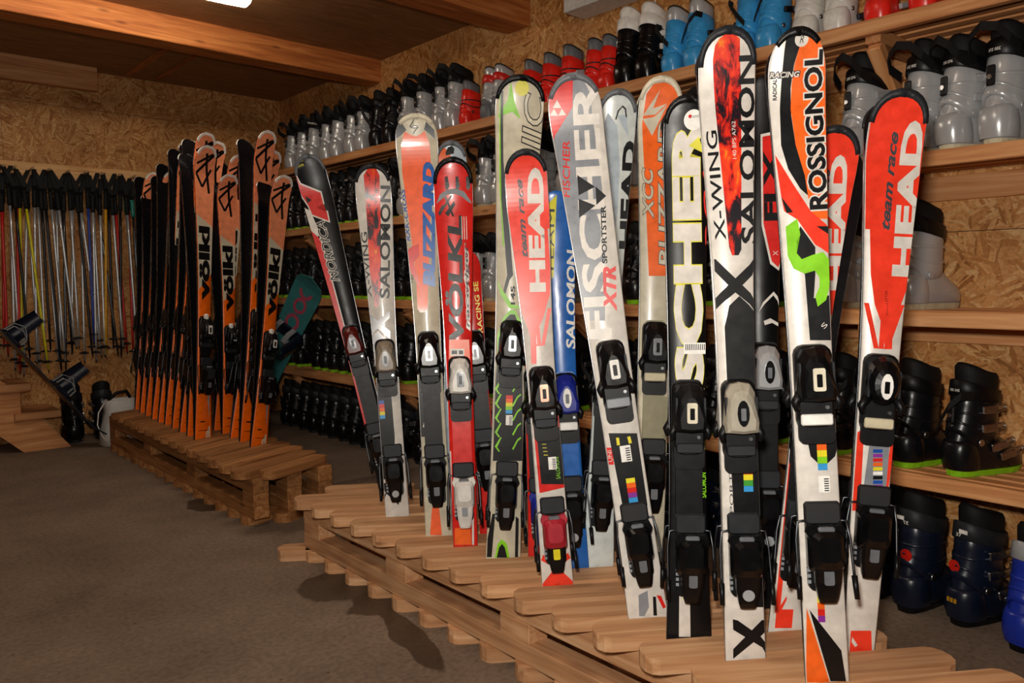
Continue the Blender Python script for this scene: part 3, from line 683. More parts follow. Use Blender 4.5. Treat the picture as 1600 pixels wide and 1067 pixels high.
    def tip_guard(s, m, depth=.05, t=.003):
        """moulded bumper round the tip"""
        mb = MB(); rings = []
        for i in range(15):
            a = i/14; e = abs(2*a-1); z = s.L+.003-depth*e**1.6*1.0; sg = -1 if a < .5 else 1
            zz = min(z, s.L-.0005); w = s.hw(zz)*sg; iw = .016*(.55+.45*(1-e))
            c = (0, s.L-.075); d = Vector((c[0]-w, c[1]-zz)).normalized()
            ix, iz = w+d.x*iw, zz+d.y*iw
            hh = s.h(zz); h2 = s.h(iz)
            rings.append([(w*1.03, -hh+.001, zz+.0015), (w*1.03, -hh-s.thick(zz)-t, zz+.0015), (ix, -h2-s.thick(iz)-t, iz), (ix, -h2-s.thick(iz)+.001, iz)])
        mb.loft(rings, smooth=True); mb.build('tip_guard', m, s.root)

def oval(cx, cz, a, b, n=14): return [(cx+a*math.cos(2*math.pi*i/n), cz+b*math.sin(2*math.pi*i/n)) for i in range(n)]
BIND_CACHE = {}
def binding(s, zt, zh, toe='black_gloss', win='steel', heel='black_gloss', lever='black_gloss', plate='black', pad='dark_grey', wide=1., knob=None, style=0, plate_range=None):
    """toe piece at zt, heel piece at zh (metres from the tail); parts hang on the ski"""
    h0 = s.thick(zt); root = s.root
    grp = {}
    for g in ('toe_binding', 'heel_binding'):
        grp[g] = empty(g); grp[g].parent = root
    def part(name, mb, m):
        w = 'heel_binding' if name.startswith(('heel', 'lever', 'brake', 'screw')) else 'toe_binding'
        mb.build(name, m, root if name == 'binding_plate' else grp[w])
    M = Matrix(((1, 0, 0, 0), (0, 0, -1, -h0), (0, 1, 0, 0), (0, 0, 0, 1)))    # (across, along, up) -> local
    k = wide
    def rr(w, l, zc, r=.008): # rounded rectangle outline
        pts = []
        for sx, sz, a0 in ((1, 1, 0), (-1, 1, 90), (-1, -1, 180), (1, -1, 270)):
            for q in range(4):
                a = R_(a0+30*q); pts.append((sx*(w/2-r)+r*math.cos(a), zc+sz*(l/2-r)+r*math.sin(a)))
        return pts
    def taper(outs, name, m): part(name, MB().loft([[(x, z, hh) for x, z in o] for o, hh in outs], smooth=False, M=M), m)
    if plate:
        a, b = plate_range or (zh-.085, zt+.07); part('binding_plate', MB().prism(rr(.058*k, b-a, (a+b)/2, .012), 0, .009, M=M), plate)
    # toe piece
    taper([(rr(.070*k, .175, zt-.02, .02), 0), (rr(.068*k, .17, zt-.02, .02), .014), (rr(.058*k, .16, zt-.02, .018), .018)], 'toe_plate', 'black')
    if style == 1:    # rounded egg-shaped housing
        o = lambda w, l, c: oval(0, c, w/2, l/2, 16)
        taper([(o(.064*k, .105, zt+.01), .012), (o(.07*k, .108, zt+.008), .028), (o(.062*k, .095, zt+.004), .044), (o(.046*k, .07, zt), .053), (o(.02*k, .035, zt), .056)], 'toe_housing', toe)
        top = .0555
    else:             # wedge that rises towards the boot
        def wedge(w0, w1, l, c, hb):
            return [(w1/2, c-l/2), (w1/2+.002, c-l/2+.02), (w0/2+.004, c+l/2-.022), (w0/2-.006, c+l/2-.004), (0, c+l/2), (-w0/2+.006, c+l/2-.004), (-w0/2-.004, c+l/2-.022), (-w1/2-.002, c-l/2+.02), (-w1/2, c-l/2), (0, c-l/2-.003)]
        taper([(wedge(.05*k, .066*k, .11, zt+.008, 0), .012), (wedge(.05*k, .07*k, .108, zt+.007, 0), .030), (wedge(.038*k, .06*k, .09, zt, 0), .048), (wedge(.026*k, .046*k, .07, zt-.004, 0), .055)], 'toe_housing', toe)
        top = .055
    part('setting_window', MB().prism(oval(0, zt-.004, .012*k, .028) if style in (1, 2) else rr(.022*k, .046, zt-.004, .004), top-.002, top+.0025, M=M), win)
    part('window_scale', MB().prism(rr(.010*k, .026, zt-.006, .002), top+.0025, top+.0032, M=M), 'black_gloss' if style != 2 else 'mid_grey')
    for sg in (-1, 1):
        w = MB().tube([(sg*.028*k, zt-.03, .026), (sg*.040*k, zt-.05, .028), (sg*.036*k, zt-.066, .028)], [.010, .009, .006], 7, M=M)
        part('toe_wing', w, 'black')
    part('friction_pad', MB().box((-.029*k, zt-.098, .014), (.029*k, zt-.075, .024), ch=.003, M=M), pad)
    part('pad_base', MB().prism(rr(.066*k, .062, zt-.105, .012), .006, .016, M=M), 'black')
    # heel piece
    taper([(rr(.058*k, .15, zh, .012), 0), (rr(.056*k, .15, zh, .012), .012)], 'heel_track', 'black')
    part('brake_pad', MB().box((-.033*k, zh+.062, .012), (.033*k, zh+.108, .026), ch=.005, M=M @ Matrix.Rotation(0, 4, 'X')), 'dark_grey' if pad == 'dark_grey' else 'rubber')
    taper([(rr(.062*k, .085, zh+.01, .012), .010), (rr(.064*k, .09, zh+.012, .014), .032), (rr(.056*k, .075, zh+.016, .014), .055), (rr(.040*k, .05, zh+.02, .012), .066)], 'heel_housing', heel)
    part('heel_cup', MB().prism([(.036*k, zh+.050), (.030*k, zh+.066), (0, zh+.058), (-.030*k, zh+.066), (-.036*k, zh+.050), (-.03*k, zh+.036), (.03*k, zh+.036)], .030, .046, M=M), heel)
    lv = [( [(-.024*k, zh+.0), (.024*k, zh+.0), (.022*k, zh+.012), (-.022*k, zh+.012)], .060), ([(-.025*k, zh-.04), (.025*k, zh-.04), (.025*k, zh-.02), (-.025*k, zh-.02)], .050), ([(-.019*k, zh-.095), (.019*k, zh-.095), (.021*k, zh-.08), (-.021*k, zh-.08)], .040)]
    mb = MB(); rings = []
    for w, z, u, th in ((.044, .018, .062, .012), (.050, -.012, .056, .016), (.046, -.050, .046, .016), (.036, -.082, .040, .012), (.030, -.092, .037, .008)):
        w *= k; rings.append([(-w/2, zh+z, u-th), (w/2, zh+z, u-th), (w/2, zh+z, u-.003), (w/2-.006, zh+z, u), (-w/2+.006, zh+z, u), (-w/2, zh+z, u-.003)])
    part('heel_lever', mb.loft(rings, M=M), lever)
    if style == 2: part('lever_window', MB().prism(oval(0, zh-.062, .012*k, .012, 16), .034, .0475, M=M), 'silver_plastic')
    else: part('lever_window', MB().prism(rr(.018*k, .03, zh-.038, .004), .044, .0525, M=M), knob or 'mid_grey')
    part('heel_insert', MB().box((-.015*k, zh+.030, .040), (.015*k, zh+.062, .052), ch=.003, M=M), 'mid_grey')
    for i in range(5): part('heel_rib', MB().box((-.031*k, zh-.06+i*.012, .0118), (-.0245*k, zh-.053+i*.012, .0135), M=M), 'grey')
    for sg in (-1, 1): part('toe_ridge', MB().box((sg*.030*k-.003, zt-.03, .026), (sg*.030*k+.003, zt+.03, .040), ch=.0015, M=M), 'dark_grey')
    part('toe_screw', MB().tube([(.020*k, zt-.062, .016), (.020*k, zt-.062, .021)], .0042, 8, M=M), 'steel')
    for sg in (-1, 1):
        part('brake_arm', MB().tube([(sg*.02*k, zh+.07, .012), (sg*.044*k, zh+.066, .012), (sg*.049*k, zh+.03, .016), (sg*.050*k, zh-.03, .026), (sg*.050*k, zh-.055, .03)], .0028, 6, M=M), 'dark_steel')
        part('brake_tip', MB().tube([(sg*.050*k, zh-.04, .028), (sg*.051*k, zh-.085, .036)], [.006, .005], 7, M=M), 'black')
    for sg in (-1, 1):
        part('screw', MB().tube([(sg*.021*k, zh+.055, .010), (sg*.021*k, zh+.055, .0145)], .0045, 8, M=M), 'steel')
def sticker(s, c, w=.02, l=.03, txt=None, m='paper'):
    z, v = s.loc(*c)
    s.zpoly(m, [(z-l/2, v-w/2), (z-l/2, v+w/2), (z+l/2, v+w/2), (z+l/2, v-w/2)])
    for i in range(6):
        zz = z-l*.42+l*.84*i/6; s.zpoly('black', [(zz, v+w*.0), (zz, v+w*.42), (zz+l*.07, v+w*.42), (zz+l*.07, v+w*.0)])
def rainbow(s, c, w=.018, l=.04, cols=('print_red', 'print_orange', 'yellow', 'print_green', 'sky_blue')):
    z, v = s.loc(*c); n = len(cols)
    for i, m in enumerate(cols):
        a = z+l/2-l*i/n; b = a-l/n*.98; s.zpoly(m, [(b, v-w/2), (b, v+w/2), (a, v+w/2), (a, v-w/2)])
mat('ski_base', '0e0e11', .25); mat('print_red', 'd8231c', .3, coat=.2); mat('print_orange', 'f2661c', .3, coat=.2); mat('print_green', '3c9a2e', .4)
mat('print_white', 'd9d3ca', .36, coat=.2); mat('print_cream', 'cbc3ac', .36, coat=.2); mat('print_black', '0b0b0d', .36, spec=.35); mat('print_grey', '85898f', .3, coat=.2)
mat('print_lime', '84d018', .35, coat=.2); mat('print_blue', '2464b4', .3, coat=.2); mat('print_scarlet', 'f03a22', .3, coat=.2); mat('print_yellow', 'ddd63a', .35)
mat('print_pale_blue', 'aebcc6', .3, coat=.2); mat('print_ice', 'd3dbd8', .3, coat=.2); mat('print_coral', 'f4622e', .38, coat=.2); mat('print_charcoal', '3a3c42', .4, coat=.3); mat('print_deep_blue', '1b4fa8', .3)
def flame_mat(name, z0, z1):
    m, nt, b = nmat(name); L = nt.links
    tc = N(nt, 'ShaderNodeTexCoord'); mp = N(nt, 'ShaderNodeMapping'); mp.inputs['Scale'].default_value = (40, 1, 16); L.new(tc.outputs['Object'], mp.inputs['Vector'])
    n1 = N(nt, 'ShaderNodeTexNoise'); n1.inputs['Scale'].default_value = 1.; n1.inputs['Detail'].default_value = 7; n1.inputs['Roughness'].default_value = .65; n1.inputs['Distortion'].default_value = .6; L.new(mp.outputs[0], n1.inputs['Vector'])
    sp = N(nt, 'ShaderNodeSeparateXYZ'); L.new(tc.outputs['Object'], sp.inputs[0])
    hr = N(nt, 'ShaderNodeMapRange'); hr.inputs['From Min'].default_value = z0; hr.inputs['From Max'].default_value = z1; L.new(sp.outputs[2], hr.inputs['Value'])
    cr = N(nt, 'ShaderNodeValToRGB'); e = cr.color_ramp.elements; e[0].position = 0; e[0].color = (.06,)*3+(1,); e[1].position = 1; e[1].color = (.17,)*3+(1,)
    for p, v in ((.12, .0), (.38, .20), (.55, .04), (.8, .06)): x = e.new(p); x.color = (v, v, v, 1)
    L.new(hr.outputs[0], cr.inputs['Fac'])
    ad = N(nt, 'ShaderNodeMath', operation='ADD'); L.new(n1.outputs['Fac'], ad.inputs[0]); L.new(cr.outputs['Color'], ad.inputs[1])
    r = N(nt, 'ShaderNodeValToRGB'); e = r.color_ramp.elements
    e[0].position = .50; e[0].color = lin('17101a'); e[1].position = .88; e[1].color = lin('f5c020')
    for p, c in ((.54, '7a1414'), (.60, 'e02818'), (.74, 'f0481c')): x = e.new(p); x.color = lin(c)
    L.new(ad.outputs[0], r.inputs['Fac']); L.new(r.outputs['Color'], b.inputs['Base Color']); b.inputs['Roughness'].default_value = .3; b.inputs['Coat Weight'].default_value = .4
    MATS[name] = m
mat('dark_red','5a1512',.3); mat('taupe','8a7d6c',.4); mat('stone','a39c8c',.4); mat('navy_blue','18278c',.35); mat('copper','d8a890',.3,.5); mat('red_plastic','a82030',.4); mat('violet','8a2a98',.4); mat('olive','8a8468',.45); mat('volk_orange','f56a06',.3,coat=.2); mat('volk_coral','f4966a',.3,coat=.2)
SNAP = (.775, PITCH1, D1, 1.318)
def start(tail, tip, wt, ww, wl, top, label, side='black', **kw):
    s = Ski(tail, tip, wt, ww, wl, snap=kw.pop('snap', SNAP), **kw)
    r = tag(empty('ski', s.M), label, 'ski', 'skis in the nearer rack')
    s.body(r, top, side); return s
def partner(s, label, group='skis in the nearer rack', gap=.0008):
    """second ski of the pair, standing base to base behind the first"""
    M = s.M @ Matrix.Translation((0, gap*2, 0)) @ Matrix.Rotation(math.pi, 4, 'Z')
    r = tag(empty('ski', M), label, 'ski', group)
    for ch in list(s.root.children):
        if ch.name.startswith(('printed', 'lettering')): continue
        copy_tree(ch, r)
    return r
cA = crop(440, 170, .3); cB = crop(540, 480, .3747); cC = crop(740, 100, .3747); cD = crop(740, 480, .4683); cE = crop(980, 30, .3748)
cF = crop(960, 420, .606); cG = crop(1180, 30, .46875); cH = crop(1160, 500, .5316); cA2 = crop(440, 240, .2249); cA3 = crop(430, 460, .15625); cK = crop(860, 260, .2812)
def bz(s, p): return s.loc(*p)[0]
def salomon(s, C_, flame, sal, xw, small=None, capS=.032, capX=.022):
    fs = [s.loc(*p)[0] for p in C_(*flame)]; nm = f'flame_print_{len(MATS)}'; flame_mat(nm, min(fs), max(fs))
    s.poly(nm, C_(*flame))
    s.text('print_black', 'SALOMON', C_(sal[0])[0], C_(sal[1])[0], capS, .025)
    s.text('print_black', 'X-WING', C_(xw[0])[0], C_(xw[1])[0], capX, .01)
def head_team(s, C_, red, head, team, cap=.040, capt=.016, wide=700):
    zl = s.loc(*C_((red[0][0], wide))[0])[0]; s.band('print_scarlet', zl, s.L-.001)
    s.poly('print_scarlet', C_(*red))
    s.text('print_white', 'HEAD', C_(head[0])[0], C_(head[1])[0], cap, .05)
    s.text('print_charcoal', 'team race', C_(team[0])[0], C_(team[1])[0], capt, .03, .35)
def red_x(s, z):   # three red stripes fanning out over the white waist
    w = s.hw(z)
    for a, b in ((0, 0), (-.9, -.25), (.9, .25)):
        s.zpoly('print_scarlet', [(z, (b-.13)*w), (z, (b+.13)*w), (z+.10, (a+.13)*w), (z+.10, (a-.13)*w)])

# --- red, black and grey ski leaning far left
s = start((622, 770), (478, 243), (320, 462, 511), (.076, .5), (.092, .06), 'print_black', 'black ski with red N emblem, leaning far to the left', side='black')
za, zb, zc, zd = (bz(s, q) for q in ((470, 325), (482, 362), (545, 560), (572, 660)))
s.zpoly('print_white', [(za, -.06), (za-.02, -.038), (zb-.02, -.022), (zb-.04, -.06)])
s.zpoly('print_red', [(zb+.01, -.06), (zb-.04, -.026), (zc, -.020), (zd, -.028), (zd-.02, -.06)])
s.zpoly('print_white', [(zb-.02, -.028), (zb-.04, -.022), (zc+.02, -.016), (zc+.02, -.020)])
s.poly('print_white', cA2((95, 130), (78, 220), (180, 365), (208, 432), (338, 480), (322, 398), (258, 378), (298, 350), (278, 262), (135, 205)))
s.poly('print_red', cA2((98, 148), (86, 216), (184, 355), (214, 424), (328, 468), (314, 406), (240, 380), (288, 343), (270, 272), (128, 214)))
s.poly('print_black', cA2((165, 292), (210, 322), (178, 345)))
s.text('print_black', 'NORDICA', (524, 440), (500, 346), .034, .0, .3, 'print_white', .045)
s.disc('print_black', (467, 257), .024, r2=.016); s.text('print_yellow', 'SPORT', (461, 254), (474, 250), .008, .02); s.text('print_yellow', 'CENTER', (461, 262), (475, 257), .008, .02)
s.finish(); s.tip_guard('mid_grey', .07)
binding(s, bz(s, (546, 536)), bz(s, (596, 700)), toe='dark_red', win='clear_plastic', pad='dark_grey')

partner(s, 'rear ski of the pair behind the black ski with red N emblem')

# --- smaller white ski with a flame stripe
s = start((605, 800), (580, 258), (330, 556, 611), (600, 577, 612), (790, 587, 624), 'print_white', 'white flame-striped ski with brown toe binding, smaller of two alike', side='black')
salomon(s, cA2, ((600, 100), (650, 92), (680, 150), (690, 500), (690, 900), (672, 1060), (650, 1065), (610, 800), (595, 500), (570, 150)), ((716, 1005), (722, 222)), ((606, 1000), (572, 545)), capS=.036)
for a, b in (((905, 160), (1150, 430)), ((1145, 160), (900, 430))):
    (x0, y0), (x1, y1) = a, b; dx = 45
    s.poly('print_charcoal', cA3((x0, y0), (x0, y0+75), (x1, y1+20), (x1, y1-60)))
s.poly('print_charcoal', cA3((1030, 365), (1115, 460), (1130, 560), (930, 560), (945, 450)))
s.poly('print_black', cB((115, 300), (185, 300), (205, 540), (205, 720), (130, 720), (120, 540)))
s.poly('print_black', cB((120, 730), (140, 740), (222, 825), (222, 800), (205, 740)), ); s.poly('print_black', cB((215, 740), (190, 760), (122, 830), (122, 800)))
rainbow(s, cB((152, 427))[0], .018, .065, ('print_deep_blue', 'print_red', 'print_orange', 'yellow', 'sky_blue'))
s.finish(); s.tip_guard('dark_grey', .06)
binding(s, bz(s, (592, 560)), bz(s, (600, 742)), toe='taupe', win='black_gloss', style=2, plate=None)
partner(s, 'rear ski of the pair behind the smaller white flame-striped ski')

# --- orange and cream ski with blue lettering
s = start((678, 833), (649, 180), (235, 616, 681), (560, 643, 682), (820, 658, 700), 'print_cream', 'cream ski with broad orange stripe and blue vertical lettering', side='print_cream', tiplen=.07)
s.poly('print_charcoal', cA((585, 165), (592, 110), (618, 62), (650, 110), (620, 140))); s.poly('print_charcoal', cA((800, 160), (795, 110), (752, 66), (742, 108), (770, 130)))
s.poly('print_coral', cA((640, 118), (670, 135), (700, 143), (725, 132), (745, 115), (770, 180), (780, 300), (775, 560), (760, 1040), (745, 1060), (722, 1060), (708, 1040), (700, 860), (660, 560), (628, 330), (622, 190)))
for pts in (((690, 50), (664, 95), (716, 90), (690, 84)), ((664, 97), (690, 104), (683, 135), (714, 95))):
    s.poly('print_black', cA(*pts)); cx = sum(p[0] for p in pts)/4; cy = sum(p[1] for p in pts)/4
    s.poly('print_cream', cA(*[(cx+(x-cx)*.72, cy+(y-cy)*.72) for x, y in pts]))
s.text('print_blue', 'BLIZZARD', cA((768, 925))[0], cA((766, 280))[0], .038, .05, .15, 'print_deep_blue', .02)
s.text('print_deep_blue', 'RXK-CROSS', cA((661, 690))[0], cA((631, 418))[0], .014, .02, .2)
s.poly('print_red', cA((640, 735), (715, 702), (718, 765), (688, 800), (728, 948), (655, 820)))
s.text('print_black', '140', cA((679, 905))[0], cA((680, 865))[0], .010, .0)
s.poly('print_black', cB((292, 300), (392, 300), (400, 540), (312, 540))); s.poly('print_white', cB((312, 345), (372, 345), (352, 420), (372, 500), (322, 500), (338, 420)))
s.poly('print_red', cB((325, 350), (337, 350), (362, 500), (350, 500))); s.poly('print_red', cB((362, 350), (350, 350), (334, 500), (346, 500)))
s.poly('print_coral', cB((360, 835), (375, 826), (390, 835), (402, 950), (352, 950)))
s.finish(); s.tip_guard('cream', .03, .002)
binding(s, bz(s, (665, 551)), bz(s, (675, 745)), toe='black_gloss', win='clear_plastic', style=0)
partner(s, 'rear ski of the pair behind the orange and cream ski')

# --- grey ski with an orange disc at its tip, mostly hidden
s = start((706, 815), (705, 222), (243, 681, 730), (.066, .6), (.085, .06), 'print_pale_blue', 'pale grey blue ski with orange tip patch, mostly behind the red ski')
s.disc('print_orange', (686, 250), .042); s.poly('print_black', [(697, 243), (701, 233), (706, 231), (709, 240), (710, 232), (706, 228), (700, 230), (696, 238)])
s.finish(); s.tip_guard('mid_grey', .05)
partner(s, 'rear ski of the pair behind the pale grey blue ski')

# --- red ski with white bindings
s = start((720, 850), (707, 248), (330, 681, 741), (620, 698, 738), (840, 702, 740), 'print_red', 'red ski with black logo print and white bindings', side='print_white')
for a in (850, 905, 960):
    s.poly('print_black', cA((a, 355), (a+14, 350), (a+24, 405), (a+12, 425), (a+2, 415)))
s.poly('mid_grey', cA((805, 495), (825, 445), (865, 420), (905, 415), (950, 430), (985, 480), (990, 495), (965, 480), (935, 455), (900, 443), (860, 448), (835, 470)))
for pts in (((845, 450), (856, 450), (900, 560), (888, 560)), ((890, 450), (880, 450), (815, 550), (825, 556)), ((815, 545), (835, 500), (845, 505), (828, 556)), ((868, 560), (905, 500), (898, 480), (850, 545))):
    s.poly('print_black', cA(*pts))
s.text('print_black', 'VÖLKL', (711, 536), (708, 336), .056, .04, .1)
s.poly('print_coral', cB((432, 135), (515, 135), (520, 235), (430, 235)))
s.text('print_black', 'racetiger', (732, 512), (729, 377), .016, .01, .2, 'print_white', .12)
for a in (936, 948, 960): s.poly('print_white', cA((a, 560), (a+3, 560), (a+7, 680), (a+3, 680)))
s.poly('paper', cB((437, 173), (495, 173), (495, 203), (437, 203))); s.poly('print_black', cB((442, 180), (465, 180), (465, 196), (442, 196))); s.poly('print_black', cB((472, 180), (490, 180), (490, 196), (472, 196)))
s.poly('print_orange', cB((455, 920), (520, 920), (524, 990), (455, 990)))
s.poly('print_white', cB((432, 600), (440, 600), (448, 990), (436, 990))); s.poly('print_white', cB((525, 700), (533, 700), (536, 990), (527, 990)))
s.finish(); s.tip_guard('black', .08)
binding(s, bz(s, (715, 590)), bz(s, (720, 775)), toe='white_plastic', win='clear_plastic', heel='white_plastic', lever='white_plastic', plate='print_red', knob='grey', plate_range=(.13, .45))
partner(s, 'rear ski of the pair behind the red ski with white bindings')

# --- red racing ski seen only beside it
s = start((762, 829), (726, 392), (.1, .95), (.066, .5), (.085, .05), 'print_red', 'red junior racing ski showing only past the red ski with white bindings')
s.text('yellow', 'RACING SE', (751, 520), (743, 440), .016, .02)
z = bz(s, (752, 620)); s.zpoly('print_black', [(z-.12, -.03), (z-.12, .03), (z+.05, .03), (z+.05, -.03)])
for sg in (-1, 1):
    for i in range(6): s.zpoly('print_white', [(z-.02+i*.010, sg*.016), (z-.024+i*.010, sg*.024), (z-.019+i*.010, sg*.024), (z-.015+i*.010, sg*.016)])
s.finish(); binding(s, bz(s, (750, 548)), bz(s, (756, 720)), win='clear_plastic')

# --- cream, green and black ski
s = start((785, 870), (815, 120), (180, 775, 850), (585, 770, 818), (860, 756, 810), 'print_cream', 'tall cream ski with lime green star and black side stripe', side='black')
s.poly('print_lime', cC((155, 72), (142, 150), (98, 222), (160, 200), (196, 230), (172, 160)))
s.poly('print_charcoal', cC((113, 112), (124, 112), (124, 400), (150, 700), (165, 880), (150, 900), (132, 960), (120, 960), (140, 880), (115, 560)))
s.poly('print_lime', cC((110, 112), (113, 112), (115, 560), (128, 760), (122, 760), (108, 500)))
s.text('print_cream', 'IIC', cC((240, 352))[0], cC((258, 125))[0], .060, .0, .2, 'print_black', .03)
s.disc('print_yellow', cC((202, 101))[0], .021)
s.poly('print_lime', cC((98, 900), (112, 930), (160, 1000), (190, 1010), (190, 1020), (150, 1020), (112, 960)))
s.text('print_black', '145', cC((164, 1003))[0], cC((164, 925))[0], .014, .03)
cL = crop(740, 480, .375)
s.poly('print_lime', cL((98, 120), (125, 40), (150, 12), (175, 12), (185, 40), (205, 60), (205, 180), (100, 200)))
s.poly('print_black', cL((105, 130), (132, 50), (152, 30), (172, 30), (190, 80), (203, 180), (205, 640), (80, 640), (92, 300)))
for y in (300, 360, 420, 480, 540):
    s.poly('print_lime', cL((88, y+40), (112, y), (116, y+4), (98, y+42), (110, y+60), (104, y+62))); s.poly('print_lime', cL((160, y+50), (182, y+10), (196, y), (198, y+6), (184, y+18), (166, y+54)))
rainbow(s, cL((148, 405))[0], .02, .055, ('print_red', 'print_orange', 'yellow', 'print_lime', 'sky_blue')); sticker(s, cL((148, 470))[0], .02, .03)
s.poly('print_black', cL((58, 960), (78, 860), (90, 860), (75, 1040), (55, 1040))); s.poly('print_black', cL((175, 870), (188, 880), (185, 1040), (172, 1040)))
s.poly('print_lime', cL((88, 1042), (100, 985), (118, 965), (138, 985), (150, 1042))); s.poly('print_black', cL((96, 1042), (106, 1000), (118, 985), (130, 1000), (140, 1042)))
s.finish(); s.tip_guard('black', .07)
binding(s, bz(s, (798, 535)), bz(s, (793, 775)), plate=None)
partner(s, 'rear ski of the pair behind the tall cream and green ski')

# --- blue junior ski
s = start((893, 885), (868, 300), (.105, .98), (.07, .55), (.085, .06), 'print_blue', 'blue ski with yellow side patch and white vertical lettering', side='print_blue')
s.poly('print_yellow', cC((347, 545), (318, 575), (300, 640), (318, 905), (334, 885), (340, 740))); s.text('print_charcoal', 'TEAM', cC((321, 885))[0], cC((325, 605))[0], .018, .0)
s.text('print_white', 'SALOMON', (892, 545), (893, 390), .028, .03, .1)
s.disc('paper', (880, 686), .030); s.disc('print_red', (880, 690), .018); s.disc('paper', (880, 684), .011)
s.finish(); binding(s, bz(s, (884, 618)), bz(s, (892, 800)), toe='navy_blue', win='paper', plate='print_blue', pad='paper', style=2)
partner(s, 'rear ski of the pair behind the blue ski')
# --- red dotted ski deep between
s = start((834, 862), (826, 345), (.1, .95), (.066, .5), (.085, .05), 'print_red', 'short red ski with blue heel lever, mostly hidden behind others')
s.finish(); binding(s, bz(s, (826, 610)), bz(s, (829, 800)), heel='navy_blue', lever='navy_blue')

# --- red team ski, left one
s = start((876, 915), (820, 236), (330, 787, 853), (600, 828, 872), (900, 852, 901), 'print_white', 'red and white racing ski with red heel binding, left of the grey fish-logo ski', side='black')
head_team(s, cC, ((120, 410), (200, 340), (285, 400), (300, 560), (320, 850), (318, 960), (290, 1060), (262, 1120), (262, 1250), (240, 1250), (236, 1120), (205, 1050), (180, 950), (150, 700), (122, 480)), ((268, 950), (257, 432)), ((214, 805), (190, 480)), .044, .017)
z = bz(s, (848, 540)); red_x(s, z)
s.poly('print_red', cD((190, 300), (290, 290), (312, 600), (220, 620))); s.poly('print_black', cD((208, 400), (286, 400), (308, 590), (226, 590)))
for i in range(7): s.poly('yellow', cD((222+i*2, 420+i*12), (236+i*2, 420+i*12), (236+i*2, 422+i*12), (222+i*2, 422+i*12)))
s.text('print_lime', 'SALOMON', cD((283, 572))[0], cD((277, 500))[0], .011, .0); sticker(s, cD((263, 520))[0], .022, .034)
z = bz(s, (872, 893)); w = s.hw(z)
s.zpoly('print_scarlet', [(z-.05, -w), (z-.03, -w), (z+.0, -w*.35), (z+.045, -w*.2), (z+.045, w*.2), (z, w*.35), (z-.03, w), (z-.05, w)])
s.zpoly('print_scarlet', [(z+.035, -w), (z+.05, -w*.8), (z+.03, -w*.3), (z+.02, -w*.4)]); s.zpoly('print_scarlet', [(z+.035, w), (z+.05, w*.8), (z+.03, w*.3), (z+.02, w*.4)])
s.finish(); s.tip_guard('dark_grey', .06)
binding(s, bz(s, (850, 610)), bz(s, (873, 835)), win='copper', heel='red_plastic', lever='black', plate=None, knob='yellow')
partner(s, 'rear ski of the pair behind the left red and white racing ski')

# --- grey, white and red ski leaning left
s = start((1010, 962), (893, 118), (190, 853, 937), (714, 946, 1003), (950, 980, 1043), 'print_white', 'white and grey ski with red corner patch of three triangles, leaning left', side='print_white', tiplen=.085)
s.poly('print_grey', cC((415, 40), (455, 60), (485, 120), (500, 250), (525, 420), (540, 560), (548, 800), (548, 1070), (460, 1070), (420, 900), (318, 320), (410, 180)))
s.poly('print_red', cC((303, 160), (325, 110), (370, 65), (415, 45), (412, 180), (325, 322), (305, 240)))
for pts in (((348, 150), (366, 184), (330, 184)), ((335, 187), (352, 217), (318, 215)), ((368, 186), (386, 213), (353, 216))): s.poly('print_white', cC(*pts))
s.text('print_white', 'FISCHER', (936, 530), (914, 124), .066, .025, .0)
s.text('print_red', 'FISCHER', cC((387, 557))[0], cC((386, 320))[0], .018, .01, .1)
for pts in (((432, 463), (506, 512), (438, 548)), ((438, 562), (508, 590), (440, 642)), ((508, 510), (553, 550), (512, 588))): s.poly('print_black', cC(*pts))
s.text('print_black', 'SPORTSTER', cC((547, 832))[0], cC((540, 590))[0], .013, .03)
s.text('print_red', 'XTR', cC((570, 1032))[0], cC((566, 842))[0], .032, .05, .25)
s.poly('print_red', cD((443, 468), (462, 468), (468, 525), (450, 525))); s.poly('print_red', cD((536, 452), (550, 452), (556, 500), (545, 505)))
s.text('print_white', 'UNI', cD((457, 515))[0], cD((453, 478))[0], .010, .0); s.text('print_white', 'UNI', cD((550, 498))[0], cD((545, 458))[0], .010, .0)
s.poly('print_grey', cD((550, 960), (580, 945), (585, 1000), (570, 1030), (552, 1030))); s.poly('print_black', cD((598, 965), (608, 965), (612, 1028), (600, 1028))); s.poly('print_red', cD((610, 960), (625, 962), (642, 1000), (632, 1005)))
s.poly('print_black', cD((450, 420), (545, 420), (580, 660), (500, 680)))
sticker(s, cD((508, 488))[0], .026, .04); s.poly('yellow', cD((475, 435), (485, 435), (488, 460), (478, 460))); s.poly('yellow', cD((512, 432), (522, 430), (528, 452), (518, 455)))
rainbow(s, cD((528, 610))[0], .022, .06, ('yellow', 'print_orange', 'print_red', 'violet', 'sky_blue'))
s.finish(); s.tip_guard('mid_grey', .05, .002)
binding(s, bz(s, (969, 572)), bz(s, (1003, 850)), win='white_plastic', pad='grey', plate=None)
partner(s, 'rear ski of the pair behind the white and grey ski with red corner')

